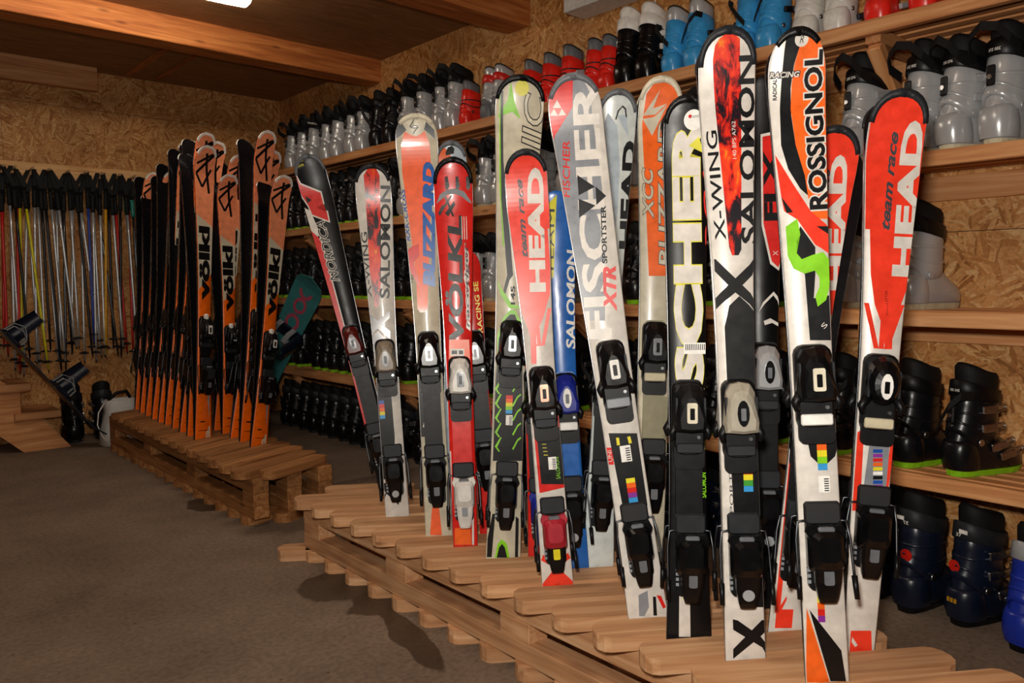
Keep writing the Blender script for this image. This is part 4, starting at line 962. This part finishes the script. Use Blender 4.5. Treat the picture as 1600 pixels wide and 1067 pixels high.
# --- ice grey ski
s = start((935, 885), (968, 142), (210, 939, 999), (.064, .62), (870, 916, 966), 'print_ice', 'ice grey ski with black vertical lettering, behind the leaning white ski', side='print_grey')
s.poly('print_pale_blue', cC((540, 260), (560, 200), (600, 260), (610, 420), (600, 620), (570, 820), (545, 700))); s.poly('print_pale_blue', cC((600, 215), (640, 210), (645, 300), (620, 260)))
s.poly('print_grey', cC((640, 830), (655, 900), (640, 1060), (600, 1060), (585, 960)))
s.poly('print_black', cC((590, 232), (600, 195), (622, 172), (636, 185), (640, 222), (634, 222), (630, 190), (620, 180), (606, 198), (596, 232)))
s.text('print_black', 'HEAD', cC((634, 772))[0], cC((652, 320))[0], .040, .05)
rainbow(s, cD((418, 690))[0], .014, .06)
s.finish(); s.tip_guard('mid_grey', .06)
binding(s, bz(s, (950, 580)), bz(s, (938, 775)))
partner(s, 'rear ski of the pair behind the ice grey ski')

# --- orange ski
s = start((1035, 912), (1035, 122), (200, 1000, 1066), (500, 1007, 1055), (.075, .06), 'print_cream', 'orange ski with cream bolt emblem, beside the black ski with big letters', side='black')
s.poly('print_orange', cE((80, 310), (110, 270), (160, 262), (205, 285), (230, 340), (195, 390), (182, 470), (178, 700), (172, 1070), (90, 1070), (75, 700), (62, 440)))
s.poly('print_cream', cE((138, 293), (66, 402), (116, 398), (166, 352), (108, 372))); s.poly('print_cream', cE((64, 416), (112, 408), (166, 358), (104, 486)))
s.text('print_cream', 'XCC', cE((88, 830))[0], cE((84, 620))[0], .030, .02, .2, 'print_charcoal', .03)
s.text('print_cream', 'BLIZZARD', cE((156, 1028))[0], cE((152, 425))[0], .032, .02, .1, 'print_charcoal', .03)
s.poly('olive', cF((85, 330), (145, 330), (140, 520), (80, 520))); sticker(s, cF((104, 430))[0], .022, .04)
for i, m in enumerate(('print_black', 'print_yellow', 'print_black', 'print_white')): s.poly(m, cF((92, 350+i*5), (118, 350+i*5), (118, 355+i*5), (92, 355+i*5)))
s.finish(); s.tip_guard('cream', .06)
binding(s, bz(s, (1033, 540)), bz(s, (1034, 745)), win='clear_plastic', pad='beige', plate='olive')
partner(s, 'rear ski of the pair behind the orange ski')

# --- black ski with big outlined letters
s = start((1092, 1000), (1075, 152), (230, 1041, 1110), (700, 1060, 1116), (980, 1060, 1130), 'print_black', 'black ski with large white letters outlined in yellow', side='black', tiplen=.06)
s.text('print_white', 'FISCHER', (1079, 700), (1074, 178), .066, .05, .0, 'print_yellow', .014)
s.poly('print_yellow', cE((256, 528), (298, 490), (322, 560)))
s.disc('paper', cE((276, 420))[0], .022); s.disc('print_red', cE((262, 405))[0], .004); s.text('print_charcoal', 'rent', cE((266, 407))[0], cE((298, 403))[0], .006, .0)
s.text('print_red', 'RC4', cE((342, 940))[0], cE((330, 620))[0], .018, .02)
z, v = s.loc(*cF((210, 205))[0]); s.zpoly('paper', [(z-.013, v-.028), (z-.013, v+.028), (z+.013, v+.028), (z+.013, v-.028)])
for i in range(11): s.zpoly('print_black', [(z-.004, v-.024+i*.0042), (z-.004, v-.022+i*.0042), (z+.010, v-.022+i*.0042), (z+.010, v-.024+i*.0042)])
s.text('print_lime', 'SALOMON', cF((230, 590))[0], cF((230, 525))[0], .012, .02)
s.poly('print_white', cF((168, 700), (192, 690), (196, 948), (166, 948))); s.poly('print_yellow', cF((176, 740), (186, 700), (182, 800), (174, 860)))
s.finish(); s.tip_guard('black', .06)
binding(s, bz(s, (1093, 640)), bz(s, (1099, 872)), toe='black', win='cream', wide=1.05)
partner(s, 'rear ski of the pair behind the black ski with large letters')

# --- larger white ski with flame stripe
s = start((1175, 1031), (1138, 45), (150, 1093, 1181), (600, 1134, 1192), (1000, 1143, 1206), 'print_white', 'white flame-striped ski with grey toe binding, larger of two alike', side='print_white')
salomon(s, cE, ((385, 80), (410, 60), (440, 55), (470, 80), (476, 300), (476, 600), (476, 960), (464, 984), (437, 984), (425, 950), (400, 700), (370, 400), (357, 170), (366, 110)), ((510, 935), (500, 150)), ((390, 922), (350, 465)), capS=.036, capX=.024)
s.text('print_white', '140 BPS A762', cE((448, 582))[0], cE((443, 425))[0], .008, .0)
for sg, x0 in ((1, 362), (-1, 540)):
    s.poly('print_black', cE((x0, 1000), (x0+sg*6, 1000), (x0+sg*120, 1110), (x0+sg*176, 1165), (x0+sg*176, 1210), (x0+sg*90, 1140), (x0+sg*2, 1050)))
s.poly('print_black', cF((322, 70), (346, 92), (368, 118), (378, 150), (386, 400), (388, 600), (392, 872), (345, 872), (326, 800), (312, 700), (300, 500), (284, 150), (296, 95)))
s.text('print_charcoal', 'SPORTS COMP', cF((303, 650))[0], cF((297, 380))[0], .008, .0)
rainbow(s, cF((345, 545))[0], .020, .05, ('print_orange', 'yellow', 'print_green', 'sky_blue'))
s.poly('print_black', cF((305, 903), (318, 906), (406, 968), (406, 990), (380, 975), (306, 930))); s.poly('print_black', cF((306, 1005), (306, 980), (380, 905), (404, 905), (404, 925)))
s.finish(); s.tip_guard('dark_grey', .08)
binding(s, bz(s, (1163, 640)), bz(s, (1174, 875)), toe='stone', win='black_gloss', style=2, plate=None, knob='silver_plastic', wide=1.05)
partner(s, 'rear ski of the pair behind the larger white flame-striped ski')

# --- black and red ski behind it
s = start((1222, 960), (1198, 120), (.105, 1.2), (.066, .6), (.085, .06), 'print_black', 'black ski with red panel and silver toe binding, between two tall white skis', side='black')
s.poly('print_white', cE((556, 480), (600, 470), (665, 480), (662, 980), (632, 1048), (596, 1020), (560, 860)))
s.poly('print_red', cE((564, 490), (605, 482), (658, 490), (655, 970), (630, 1035), (602, 1008), (568, 850)))
s.text('print_black', 'FLX', cE((602, 840))[0], cE((596, 545))[0], .036, .05); s.text('print_white', 'X', cE((618, 985))[0], cE((618, 965))[0], .012, .0)
cM = crop(1160, 330, .2907)
s.poly('print_white', cM((86, 545), (110, 490), (168, 432), (225, 500), (228, 560), (218, 520), (166, 452), (118, 500)))
s.poly('print_white', cM((114, 590), (150, 575), (196, 600), (192, 618), (160, 600), (120, 612)))
s.finish(); binding(s, bz(s, (1206, 578)), bz(s, (1216, 800)), toe='silver_plastic', win='black_gloss', style=2)
partner(s, 'rear ski of the pair behind the black and red ski')

# --- white, black and orange ski with green S
s = start((1292, 1062), (1247, 47), (150, 1204, 1293), (620, 1248, 1314), (1040, 1261, 1329), 'print_white', 'white, black and orange ski with bright green S', side='black', tiplen=.085)
s.poly('print_black', cG((108, 36), (150, 30), (175, 40), (152, 80), (130, 150), (118, 230), (120, 320), (135, 420), (165, 520), (190, 600), (150, 565), (110, 500), (86, 420), (82, 300), (88, 200), (98, 100)))
s.poly('print_orange', cG((172, 38), (205, 38), (228, 75), (244, 130), (246, 300), (248, 500), (250, 665), (188, 665), (165, 520), (135, 420), (118, 300), (121, 220), (131, 150), (150, 85)))
s.disc('print_white', cG((155, 67))[0], .0135); s.text('print_black', 'R', cG((148, 68))[0], cG((163, 66))[0], .013, .0, .4)
s.text('print_black', 'ROSSIGNOL', cG((212, 634))[0], cG((196, 102))[0], .037, .035, .0, 'print_white', .055)
s.text('print_white', 'RACING', cG((48, 188))[0], cG((148, 183))[0], .0115, .03, .2, 'print_black', .1); s.text('print_black', 'RADICAL', cG((65, 271))[0], cG((65, 200))[0], .0085, .03)
s.poly('print_scarlet', cG((66, 452), (120, 540), (185, 640), (250, 695), (250, 780), (200, 752), (140, 668), (96, 640), (86, 590)))
s.poly('print_black', cG((86, 592), (126, 643), (104, 646))); s.poly('print_black', cG((204, 690), (244, 690), (244, 716)))
s.poly('print_black', cG((150, 690), (200, 760), (200, 850), (195, 930), (246, 920), (252, 1070), (182, 1070), (165, 850), (112, 800)))
s.poly('print_lime', cG((140, 665), (101, 692), (108, 790), (128, 832), (165, 848), (198, 838), (214, 862), (214, 890), (200, 925), (208, 958), (236, 936), (250, 880), (246, 800), (226, 776), (190, 786), (155, 800), (138, 780), (138, 735), (150, 718)))
s.text('print_white', 'S', cG((224, 1028))[0], cG((236, 1014))[0], .010, .0)
s.poly('print_black', cH((186, 330), (290, 330), (272, 400), (236, 434), (200, 400)))
rainbow(s, cH((234, 402))[0], .019, .055, ('print_orange', 'yellow', 'print_lime', 'sky_blue')); sticker(s, cH((240, 482))[0], .022, .034)
s.poly('print_orange', cH((188, 845), (256, 1064), (186, 1064))); s.poly('print_black', cH((196, 850), (290, 970), (304, 1060), (258, 1060)))
rainbow(s, cH((230, 830))[0], .014, .08, ('sky_blue', 'print_lime', 'yellow', 'print_orange', 'print_red', 'violet'))
s.finish(); s.tip_guard('black', .03, .002)
binding(s, bz(s, (1285, 588)), bz(s, (1294, 862)), toe='black_gloss', win='cream', pad='paper', plate=None, wide=1.08)
partner(s, 'rear ski of the pair behind the white, black and orange ski')

# --- red ski partly hidden behind it
s = start((1226, 982), (1309, 200), (270, 1262, 1345), (.064, .6), (.082, .06), 'print_white', 'red and white racing ski half hidden behind the ski with green S', side='black')
head_team(s, cG, ((225, 395), (270, 372), (320, 420), (322, 520), (300, 800), (262, 985), (250, 985), (235, 900), (225, 600)), ((266, 905), (284, 452)), ((228, 700), (240, 500)), .040, .015)
s.poly('print_scarlet', cH((145, 330), (160, 330), (110, 860), (95, 860))); s.poly('print_scarlet', cH((95, 905), (100, 850), (150, 850), (145, 905))); s.poly('print_scarlet', cH((105, 850), (130, 810), (130, 822), (110, 862)))
s.finish(); s.tip_guard('dark_grey', .06)
binding(s, bz(s, (1263, 640)), bz(s, (1238, 850)))
r = partner(s, 'rear ski of the pair, its black base showing beside the ski with green S')
r.matrix_world = s.M @ Matrix.Translation((.012, .012, 0)) @ Matrix.Rotation(math.pi, 4, 'Z') @ Matrix.Rotation(R_(2.0), 4, 'X') @ Matrix.Rotation(R_(-1.6), 4, 'Y')

# --- red team ski, right one
s = start((1347, 1015), (1412, 143), (250, 1359, 1448), (620, 1343, 1403), (1000, 1316, 1364), 'print_white', 'red and white racing ski with grey plate, rightmost in the rack', side='black', tiplen=.07)
head_team(s, cG, ((380, 400), (430, 290), (520, 250), (575, 300), (576, 420), (540, 700), (505, 900), (475, 980), (458, 1030), (456, 1100), (432, 1100), (426, 1030), (398, 950), (385, 850), (380, 600)), ((489, 858), (534, 338)), ((434, 702), (466, 375)), .044, .018)
s.text('print_black', 'FOCUS JITTER', cG((440, 985))[0], cG((438, 905))[0], .007, .0)
red_x(s, bz(s, (1378, 545)))
s.poly('print_scarlet', cH((338, 330), (352, 320), (356, 350), (345, 560), (322, 560))); s.poly('print_scarlet', cH((437, 350), (448, 330), (436, 440), (420, 560), (415, 500)))
s.poly('print_grey', cH((372, 370), (432, 370), (420, 520), (428, 590), (340, 590), (352, 520)))
for i, m in enumerate(('print_deep_blue', 'violet', 'print_red', 'print_orange', 'yellow', 'paper', 'print_black', 'print_deep_blue', 'violet')): s.poly(m, cH((384, 380+i*13), (412, 380+i*13), (411, 390+i*13), (383, 390+i*13)))
sticker(s, cH((385, 513))[0], .022, .034)
s.poly('print_scarlet', cH((318, 912), (378, 912), (380, 975), (314, 975))); s.poly('print_white', cH((322, 930), (338, 955), (330, 960), (320, 945)))
s.finish(); s.tip_guard('dark_grey', .07)
binding(s, bz(s, (1378, 600)), bz(s, (1360, 832)), win='paper', pad='beige', plate=None, style=1, wide=1.05)
partner(s, 'rear ski of the pair behind the rightmost red and white racing ski')

# ------------------------------------------------------------------ the matching orange skis in the far rack
VF = 168
def vpos(tail, tip, beta=2.5): return Ski(tail, tip, (.100, 1.3), (.068, .6), (.09, .07), face=VF, beta=beta, snap=None)
p0 = vpos((317, 685), (326, 228)); L0 = p0.L
p0.ws = [(.096, .07), (.074, .45*L0), (.116, L0-.17)]
proto = empty('ski', p0.M); p0.body(proto, 'volk_orange', 'black')
L = L0
p0.zpoly('volk_coral', [(L-.36, -.06), (L-.44, .06), (L, .06), (L, -.06)])
p0.zpoly('print_cream', [(L-.36, -.06), (L-.44, .06), (L-.66, .06), (L-.80, -.06)])
def ln(a, b, t):
    dz, dv = b[0]-a[0], b[1]-a[1]; q = math.hypot(dz, dv); nz, nv = -dv/q*t/2, dz/q*t/2
    p0.zpoly('print_black', [(a[0]+nz, a[1]+nv), (b[0]+nz, b[1]+nv), (b[0]-nz, b[1]-nv), (a[0]-nz, a[1]-nv)])
ln((L-.04, .045), (L-.15, -.05), .014); ln((L-.04, .0), (L-.25, .025), .014); ln((L-.10, -.05), (L-.04, .035), .012); ln((L-.15, -.05), (L-.22, -.015), .013); ln((L-.22, -.015), (L-.12, .035), .012)
vs, fs = text2d('völkl', .05)
x0 = min(v[0] for v in vs); x1 = max(v[0] for v in vs); y0 = min(v[1] for v in vs); y1 = max(v[1] for v in vs)
p0.shape('print_black', [(L-.83+.40*(x-x0)/(x1-x0), .030-.066*(y-y0)/(y1-y0)) for x, y in vs], fs, 'lettering')
p0.zpoly('print_black', [(.12, -.02), (.12, .006), (.127, .006), (.127, -.02)]); p0.zpoly('print_black', [(.075, -.03), (.075, .03), (.078, .03), (.078, -.03)])
vs, fs = text2d('d', .05); p0.shape('print_cream', [(.03+.09*(y-0), .012+.05*x) for x, y in vs], fs, 'lettering')
p0.zpoly('print_grey', [(.13, .03), (.42, .033), (.42, .028), (.25, .020)])
p0.finish()
# white rim round the tip
mb = MB(); rings = []
for i in range(11):
    a = -1+2*i/10; z = L-.002-.045*abs(a)**1.8; w = p0.hw(min(z, L-.001))*(1 if a > 0 else -1); zi = z-.012*(1-abs(a)*.3); wi = w*.86
    rings.append([(w*1.02, -p0.h(z)-.001, z+.001), (w*1.02, -p0.h(z)-.0105, z+.001), (wi, -p0.h(zi)-.0105, zi), (wi, -p0.h(zi)-.004, zi)])
mb.loft(rings).build('tip_guard', 'white', proto)
s = p0; s.root = proto
binding(s, .62, .36, win='white_plastic', lever='black_gloss', plate='black')
MB().box((-.018, -.050, .655), (.004, -.028, .700), ch=.005).build('binding_badge', 'white_plastic', proto)
PV = [((222, 639), (242, 270)), ((230, 644), (258, 296)), ((239, 648.5), (272, 268)), ((249, 654), (287, 246)), ((259, 659), (300, 232)), ((269.5, 662.5), (306, 222)), ((281, 668), (322, 214)), ((293, 674), (343, 222)), ((305, 680), (325, 208)), ((317, 685), (326, 228)),
      ((346, 671), (376, 243)), ((359, 675.5), (360, 273)), ((372, 683), (430, 236)), ((387, 688), (421, 205)), ((404, 695), (447, 275))]
for i, (ta, ti) in enumerate(PV):
    p = vpos(ta, ti)
    row, n = ('left', i) if i < 10 else ('right', i-10)
    tot_ = 10 if i < 10 else 5
    k = tot_-1-n
    which = 'the nearest' if k == 0 else f'{ORD[k-1]} behind the nearest' if k < 9 else 'the farthest'
    lab = f'orange ski facing out, {row} row of the far rack, {which}'
    M = p.M @ Matrix.Diagonal((1, 1, p.L/L0, 1))
    if i == 9: r = proto
    else: r = copy_tree(proto)
    r.matrix_world = M @ Matrix.Rotation(R_(-.0), 4, 'X')
    tag(r, lab, 'ski', 'matching orange skis in the far rack')
    q = copy_tree(proto)
    q.matrix_world = p.M @ Matrix.Translation((0, .003, 0)) @ Matrix.Rotation(math.pi, 4, 'Z') @ Matrix.Rotation(R_((3.2, 4.6, 3.8, 5.0)[i % 4]), 4, 'X') @ Matrix.Diagonal((1, 1, p.L/L0, 1))
    tag(q, f'orange ski showing its black base, {row} row of the far rack, {which}', 'ski', 'matching orange skis in the far rack')
# ------------------------------------------------------------------ ski poles on the far wall
brd = tag(empty('pole_rail', TM((XL, WALL_Y-.018, 1.79))), 'pale pine rail on the far wall carrying the ski poles', 'rail')
MB().box((0, -.018, 0), (2.60-XL, .016, .146), ch=.003).build('board', 'pine', brd)
mat('pole_silver', 'd0d3d6', .3, .6); mat('pole_black', '141416', .3); mat('pole_yellow', 'd8d018', .3); mat('pole_red', 'c02020', .3); mat('pole_blue', '22409a', .3); mat('pole_gold', 'd8a020', .3); mat('teal', '147a6c', .5); mat('pole_grey', '5c6066', .25, .8)
PM = {}
def pole_meshes(L, col, grip, dx=0.):
    key = (round(L, 2), col, grip, round(dx, 2))
    if key in PM: return PM[key]
    m = []
    m.append(('shaft', MB().tube([(0, 0, -.11), (0, 0, -.30), (0, 0, -L*.8), (0, 0, -L+.02)], [.0092, .0095, .0085, .006], 8).mesh('shaft', col)))
    g = MB(); prof = [(0, .006), (-.003, .016), (-.012, .018), (-.02, .0135), (-.035, .014), (-.045, .0165), (-.055, .014), (-.07, .0165), (-.08, .014), (-.095, .0165), (-.11, .015), (-.125, .013)]
    g.loft([[(r*math.cos(2*math.pi*i/8), r*.85*math.sin(2*math.pi*i/8), z) for i in range(8)] for z, r in prof], smooth=True); m.append(('grip', g.mesh('grip', grip)))
    b = MB(); zb = -L+.075
    b.loft([[(r*math.cos(2*math.pi*i/10)*(1 if i % 2 else .72), r*math.sin(2*math.pi*i/10)*(1 if i % 2 else .72), z) for i in range(10)] for z, r in ((zb-.003, .012), (zb, .034), (zb+.004, .034), (zb+.014, .011))]); m.append(('basket', b.mesh('basket', 'rubber')))
    m.append(('tip', MB().tube([(0, 0, -L+.05), (0, 0, -L+.02), (0, 0, -L)], [.006, .0055, .002], 6).mesh('tip', 'dark_steel')))
    t = MB(); path = [(0, 0, -.012)]
    for k in range(9):
        a = math.pi*k/8; path.append((dx*math.sin(a)**.7, -.026*math.cos(a), .02+.115*math.sin(a)**.8))
    path.append((0, .004, -.012))
    t.ribbon(path, (1, 0, 0), .024, .003); m.append(('strap', t.mesh('strap', 'black_matte')))
    PM[key] = m; return m
mat('peg', 'b0885a', .6)
BX = [at_y(x, y, WALL_Y-.06) for x, y in ((2, 266), (20, 262), (47, 265), (73, 266), (103, 269), (130, 272), (155, 275), (182, 277), (205, 280), (226, 282))]
seqs = [('pole_silver', 'pole_red', 'pole_silver', 'pole_black'), ('pole_red', 'pole_silver', 'pole_red', 'pole_yellow', 'pole_silver'), ('pole_yellow', 'pole_silver', 'pole_silver', 'pole_black', 'pole_silver'), ('pole_silver', 'pole_black', 'pole_silver', 'pole_silver', 'pole_black'), ('pole_silver', 'pole_grey', 'pole_silver', 'pole_black', 'pole_silver'), ('pole_silver', 'pole_silver', 'pole_blue', 'pole_silver', 'pole_grey'), ('pole_silver', 'pole_silver', 'pole_gold', 'pole_silver'), ('pole_black', 'pole_red', 'pole_black', 'pole_silver', 'pole_red'), ('pole_silver', 'pole_grey', 'pole_silver', 'pole_grey'), ('pole_silver', 'pole_grey', 'pole_silver', 'pole_grey')]
cname = dict(pole_silver='thin silver', pole_red='red', pole_black='black', pole_yellow='yellow', pole_blue='blue', pole_gold='golden', pole_grey='grey')
rp = random.Random(3)
for bi, (c, seq) in enumerate(zip(BX, seqs)):
    # dowel peg in the rail
    MB().tube([(0, .045, 0), (0, -.13, .012)], .008, 8).build('peg', 'peg', brd, Matrix.Translation((c.x-XL, -.012, .085)))
    for k, col in enumerate(seq):
        Lp = rp.choice((1.10, 1.15, 1.2, 1.25)); off = (k-(len(seq)-1)/2)*.036+rp.uniform(-.006, .006)
        top = Vector((c.x+off, WALL_Y-.085-.022*(k % 4), 1.765-.03*(k % 2)-rp.uniform(0, .03)))
        pr = empty('ski_pole', TM(top, 0, R_(rp.uniform(-1.2, .3)), R_(rp.uniform(-3.2, 3.2)-off*25)))
        same = [j for j, c_ in enumerate(seq) if c_ == col]; q_ = same.index(k); w_ = 'only' if len(same) == 1 else (('left', 'right') if len(same) == 2 else ('left', 'middle', 'right'))[q_]
        tag(pr, f'{w_} {cname[col]} ski pole in the {ORD[bi]} strap bunch from the left', 'ski pole', 'ski poles on the far wall')
        for nm, me in pole_meshes(Lp, col, 'teal' if bi == 8 and k < 2 else 'black_matte', round(-off*.75, 2)): put(nm, me, pr)
# ------------------------------------------------------------------ wooden steps at the left edge
st = tag(empty('steps', TM((0, 5.85, 0))), 'short flight of wooden steps at the left picture edge', 'steps')
def stepbox(name, a, b): MB().box((0, 0, 0), (b[0]-a[0], b[1]-a[1], b[2]-a[2]), ch=.003).build(name, 'shelf_wood', st, TM((a[0], a[1]-5.85, a[2])))
def stringer(y):
    MB().prism([(1.22, 0), (.945, 0), (.30, .62), (.30, .80), (.44, .80), (.94, .40), (.94, .215), (1.06, .215)], 0, .04).build('stringer', 'shelf_wood', st, Matrix(((1, 0, 0, 0), (0, 0, 1, y-5.85), (0, 1, 0, 0), (0, 0, 0, 1))))
stringer(5.86); stringer(6.16)
stepbox('tread', (.90, 5.83, .215), (1.165, 6.22, .26)); stepbox('tread', (.64, 5.83, .405), (1.0, 6.22, .455)); stepbox('tread', (.38, 5.83, .60), (.74, 6.22, .65))
stepbox('riser', (.925, 5.90, .26), (.94, 6.15, .405)); stepbox('riser', (.66, 5.90, .455), (.675, 6.15, .60))
# ------------------------------------------------------------------ snowboards
def snowboard(name_label, M, L, w, top, base, design=None):
    t = tag(empty('snowboard', M), name_label, 'snowboard')
    mb = MB(); rings = []; n = 26
    for i in range(n+1):
        z = L*i/n; e = min(z, L-z); ww = w/2*(1-.12*math.sin(math.pi*i/n))
        if e < .16: ww *= math.sqrt(max(.0004, 1-(1-e/.16)**2))
        h = .055*max(0, 1-e/.2)**2
        rings.append([(-ww, -h, z), (-ww, -h-.009, z), (ww, -h-.009, z), (ww, -h, z)])
    mb.loft(rings); b = mb.build('deck', [top], t)
    if design: design(t, L, w)
    for zc in (L*.34, L*.66):
        MB().box((-.11, -.030, zc-.05), (.11, -.0092, zc+.05), ch=.008).build('binding_base', 'navy', t)
        path = [(.11, -.03, zc-.055), (.13, -.09, zc-.06), (.12, -.19, zc-.05), (.10, -.22, zc), (.12, -.19, zc+.05), (.13, -.09, zc+.06), (.11, -.03, zc+.055)]
        hb = MB(); rows = []
        for k in range(7):
            a = math.pi*k/6; rows.append([(.10+.045*math.sin(a), -.025-q*1.0, zc-.06*math.cos(a)*(1-.25*q/.22)) for q in (0, .08, .16, .22)])
        hb.loft(rows+[[(x-.008, y, z) for x, y, z in r] for r in reversed(rows)], smooth=True, close=False, cap0=False, cap1=False); hb.build('highback', 'navy', t)
        for x0, hh in ((.05, .10), (-.06, .065)):
            MB().ribbon([(x0, -.03, zc-.06), (x0, -.03-hh*.7, zc-.055), (x0, -.03-hh, zc), (x0, -.03-hh*.7, zc+.055), (x0, -.03, zc+.06)], (1, 0, 0), .035, .005).build('strap', 'grey', t)
    return t
# dark board leaning against the steps, seen nearly edge on
a = at_y(163, 668, 5.70); b = at_y(-30, 488, 5.70); a.z = .03; ax = (b-a).normalized()
nn = Vector((ax.z, 0, -ax.x)).normalized(); nn = nn if nn.z > 0 else -nn
xx = (-nn).cross(ax)
Mx = Matrix(((xx.x, -nn.x, ax.x, a.x), (xx.y, -nn.y, ax.y, a.y), (xx.z, -nn.z, ax.z, a.z), (0, 0, 0, 1)))
snowboard('dark snowboard with navy bindings leaning across the wooden steps', Mx, 1.35, .20, 'navy', 'black')
mat('teal_deck', '3f8a8c', .3); mat('pink_deck', 'c05068', .3)
def teal_design(t, L, w):
    for zc, r in ((L-.16, .055), (L-.30, .05), (L-.46, .055)):
        MB().loft([[(r*k*math.cos(2*math.pi*i/18), -.0093-.055*max(0, 1-(L-(zc+r*k*math.sin(2*math.pi*i/18)))/.2)**2-.0006, zc+r*k*1.4*math.sin(2*math.pi*i/18)) for i in range(18)] for k in (1, .6)], cap0=False, cap1=False).build('printed_ring', 'pink_deck', t)
tp = at_x(494, 428, 2.45); bt = Vector((2.395, 5.81, 0.02)); ax = (tp-bt).normalized(); nn = Vector((-.6, -.75, .2)); nn = (nn-ax*nn.dot(ax)).normalized(); xx = (-nn).cross(ax)
Mx = Matrix(((xx.x, -nn.x, ax.x, bt.x), (xx.y, -nn.y, ax.y, bt.y), (xx.z, -nn.z, ax.z, bt.z), (0, 0, 0, 1)))
snowboard('teal and pink snowboard leaning behind the orange skis', Mx, (tp-bt).length, .23, 'teal_deck', 'black', teal_design)
# ------------------------------------------------------------------ boots and bag on the floor by the far wall
boot('black', (1.275, 5.96, 0), R_(90), 'tall black boot on the floor under the ski poles, left one', 'boots under the ski poles', 1, 1.12)
boot('black', (1.455, 5.95, 0), R_(84), 'tall black boot on the floor under the ski poles, right one', 'boots under the ski poles', -1, 1.12)
mat('bag_cloth', 'c8c6c2', .7, 0, .1, 12, .5)
bg = tag(empty('boot_bag', TM((1.475, 5.70, 0), R_(12))), 'slumped white bag at the far end of the orange skis', 'bag')
rb = random.Random(5); rings = []
for z, a, b_, ox in ((0, .095, .08, 0), (.012, .115, .10, 0), (.08, .118, .10, .005), (.16, .105, .09, .012), (.24, .098, .08, .02), (.30, .10, .075, .022), (.315, .092, .068, .022), (.305, .08, .056, .022), (.2, .07, .05, .02)):
    rings.append([(ox+(a+rb.uniform(-.007, .007))*math.copysign(abs(math.cos(t))**.75, math.cos(t)), (b_+rb.uniform(-.006, .006))*math.copysign(abs(math.sin(t))**.75, math.sin(t)), z) for t in [2*math.pi*i/22 for i in range(22)]])
MB().loft(rings, smooth=True).build('sack', 'bag_cloth', bg)
MB().tube([(-.095, -.02, .30), (-.14, -.03, .24), (-.155, -.04, .16), (-.13, -.05, .08), (-.105, -.05, .04)], .004, 6).build('cord', 'white', bg)
MB().tube([(-.07, -.02, .315), (-.02, -.04, .36), (.05, -.03, .365), (.09, 0, .32)], .012, 8).build('handle', 'black_matte', bg)
# ------------------------------------------------------------------ white cable down the wall above the shelves
c1, c2 = at_x(1027, -30, WALL_X-.006), at_x(1021, 55, WALL_X-.006)
tag(MB().tube([c1+Vector((0, 0, .2)), c1, (c1+c2)/2+Vector((0, .006, 0)), c2], .0035, 6).build('wall_cable', 'white'), 'thin white cable hanging on the OSB wall above the blue boots', 'cable')
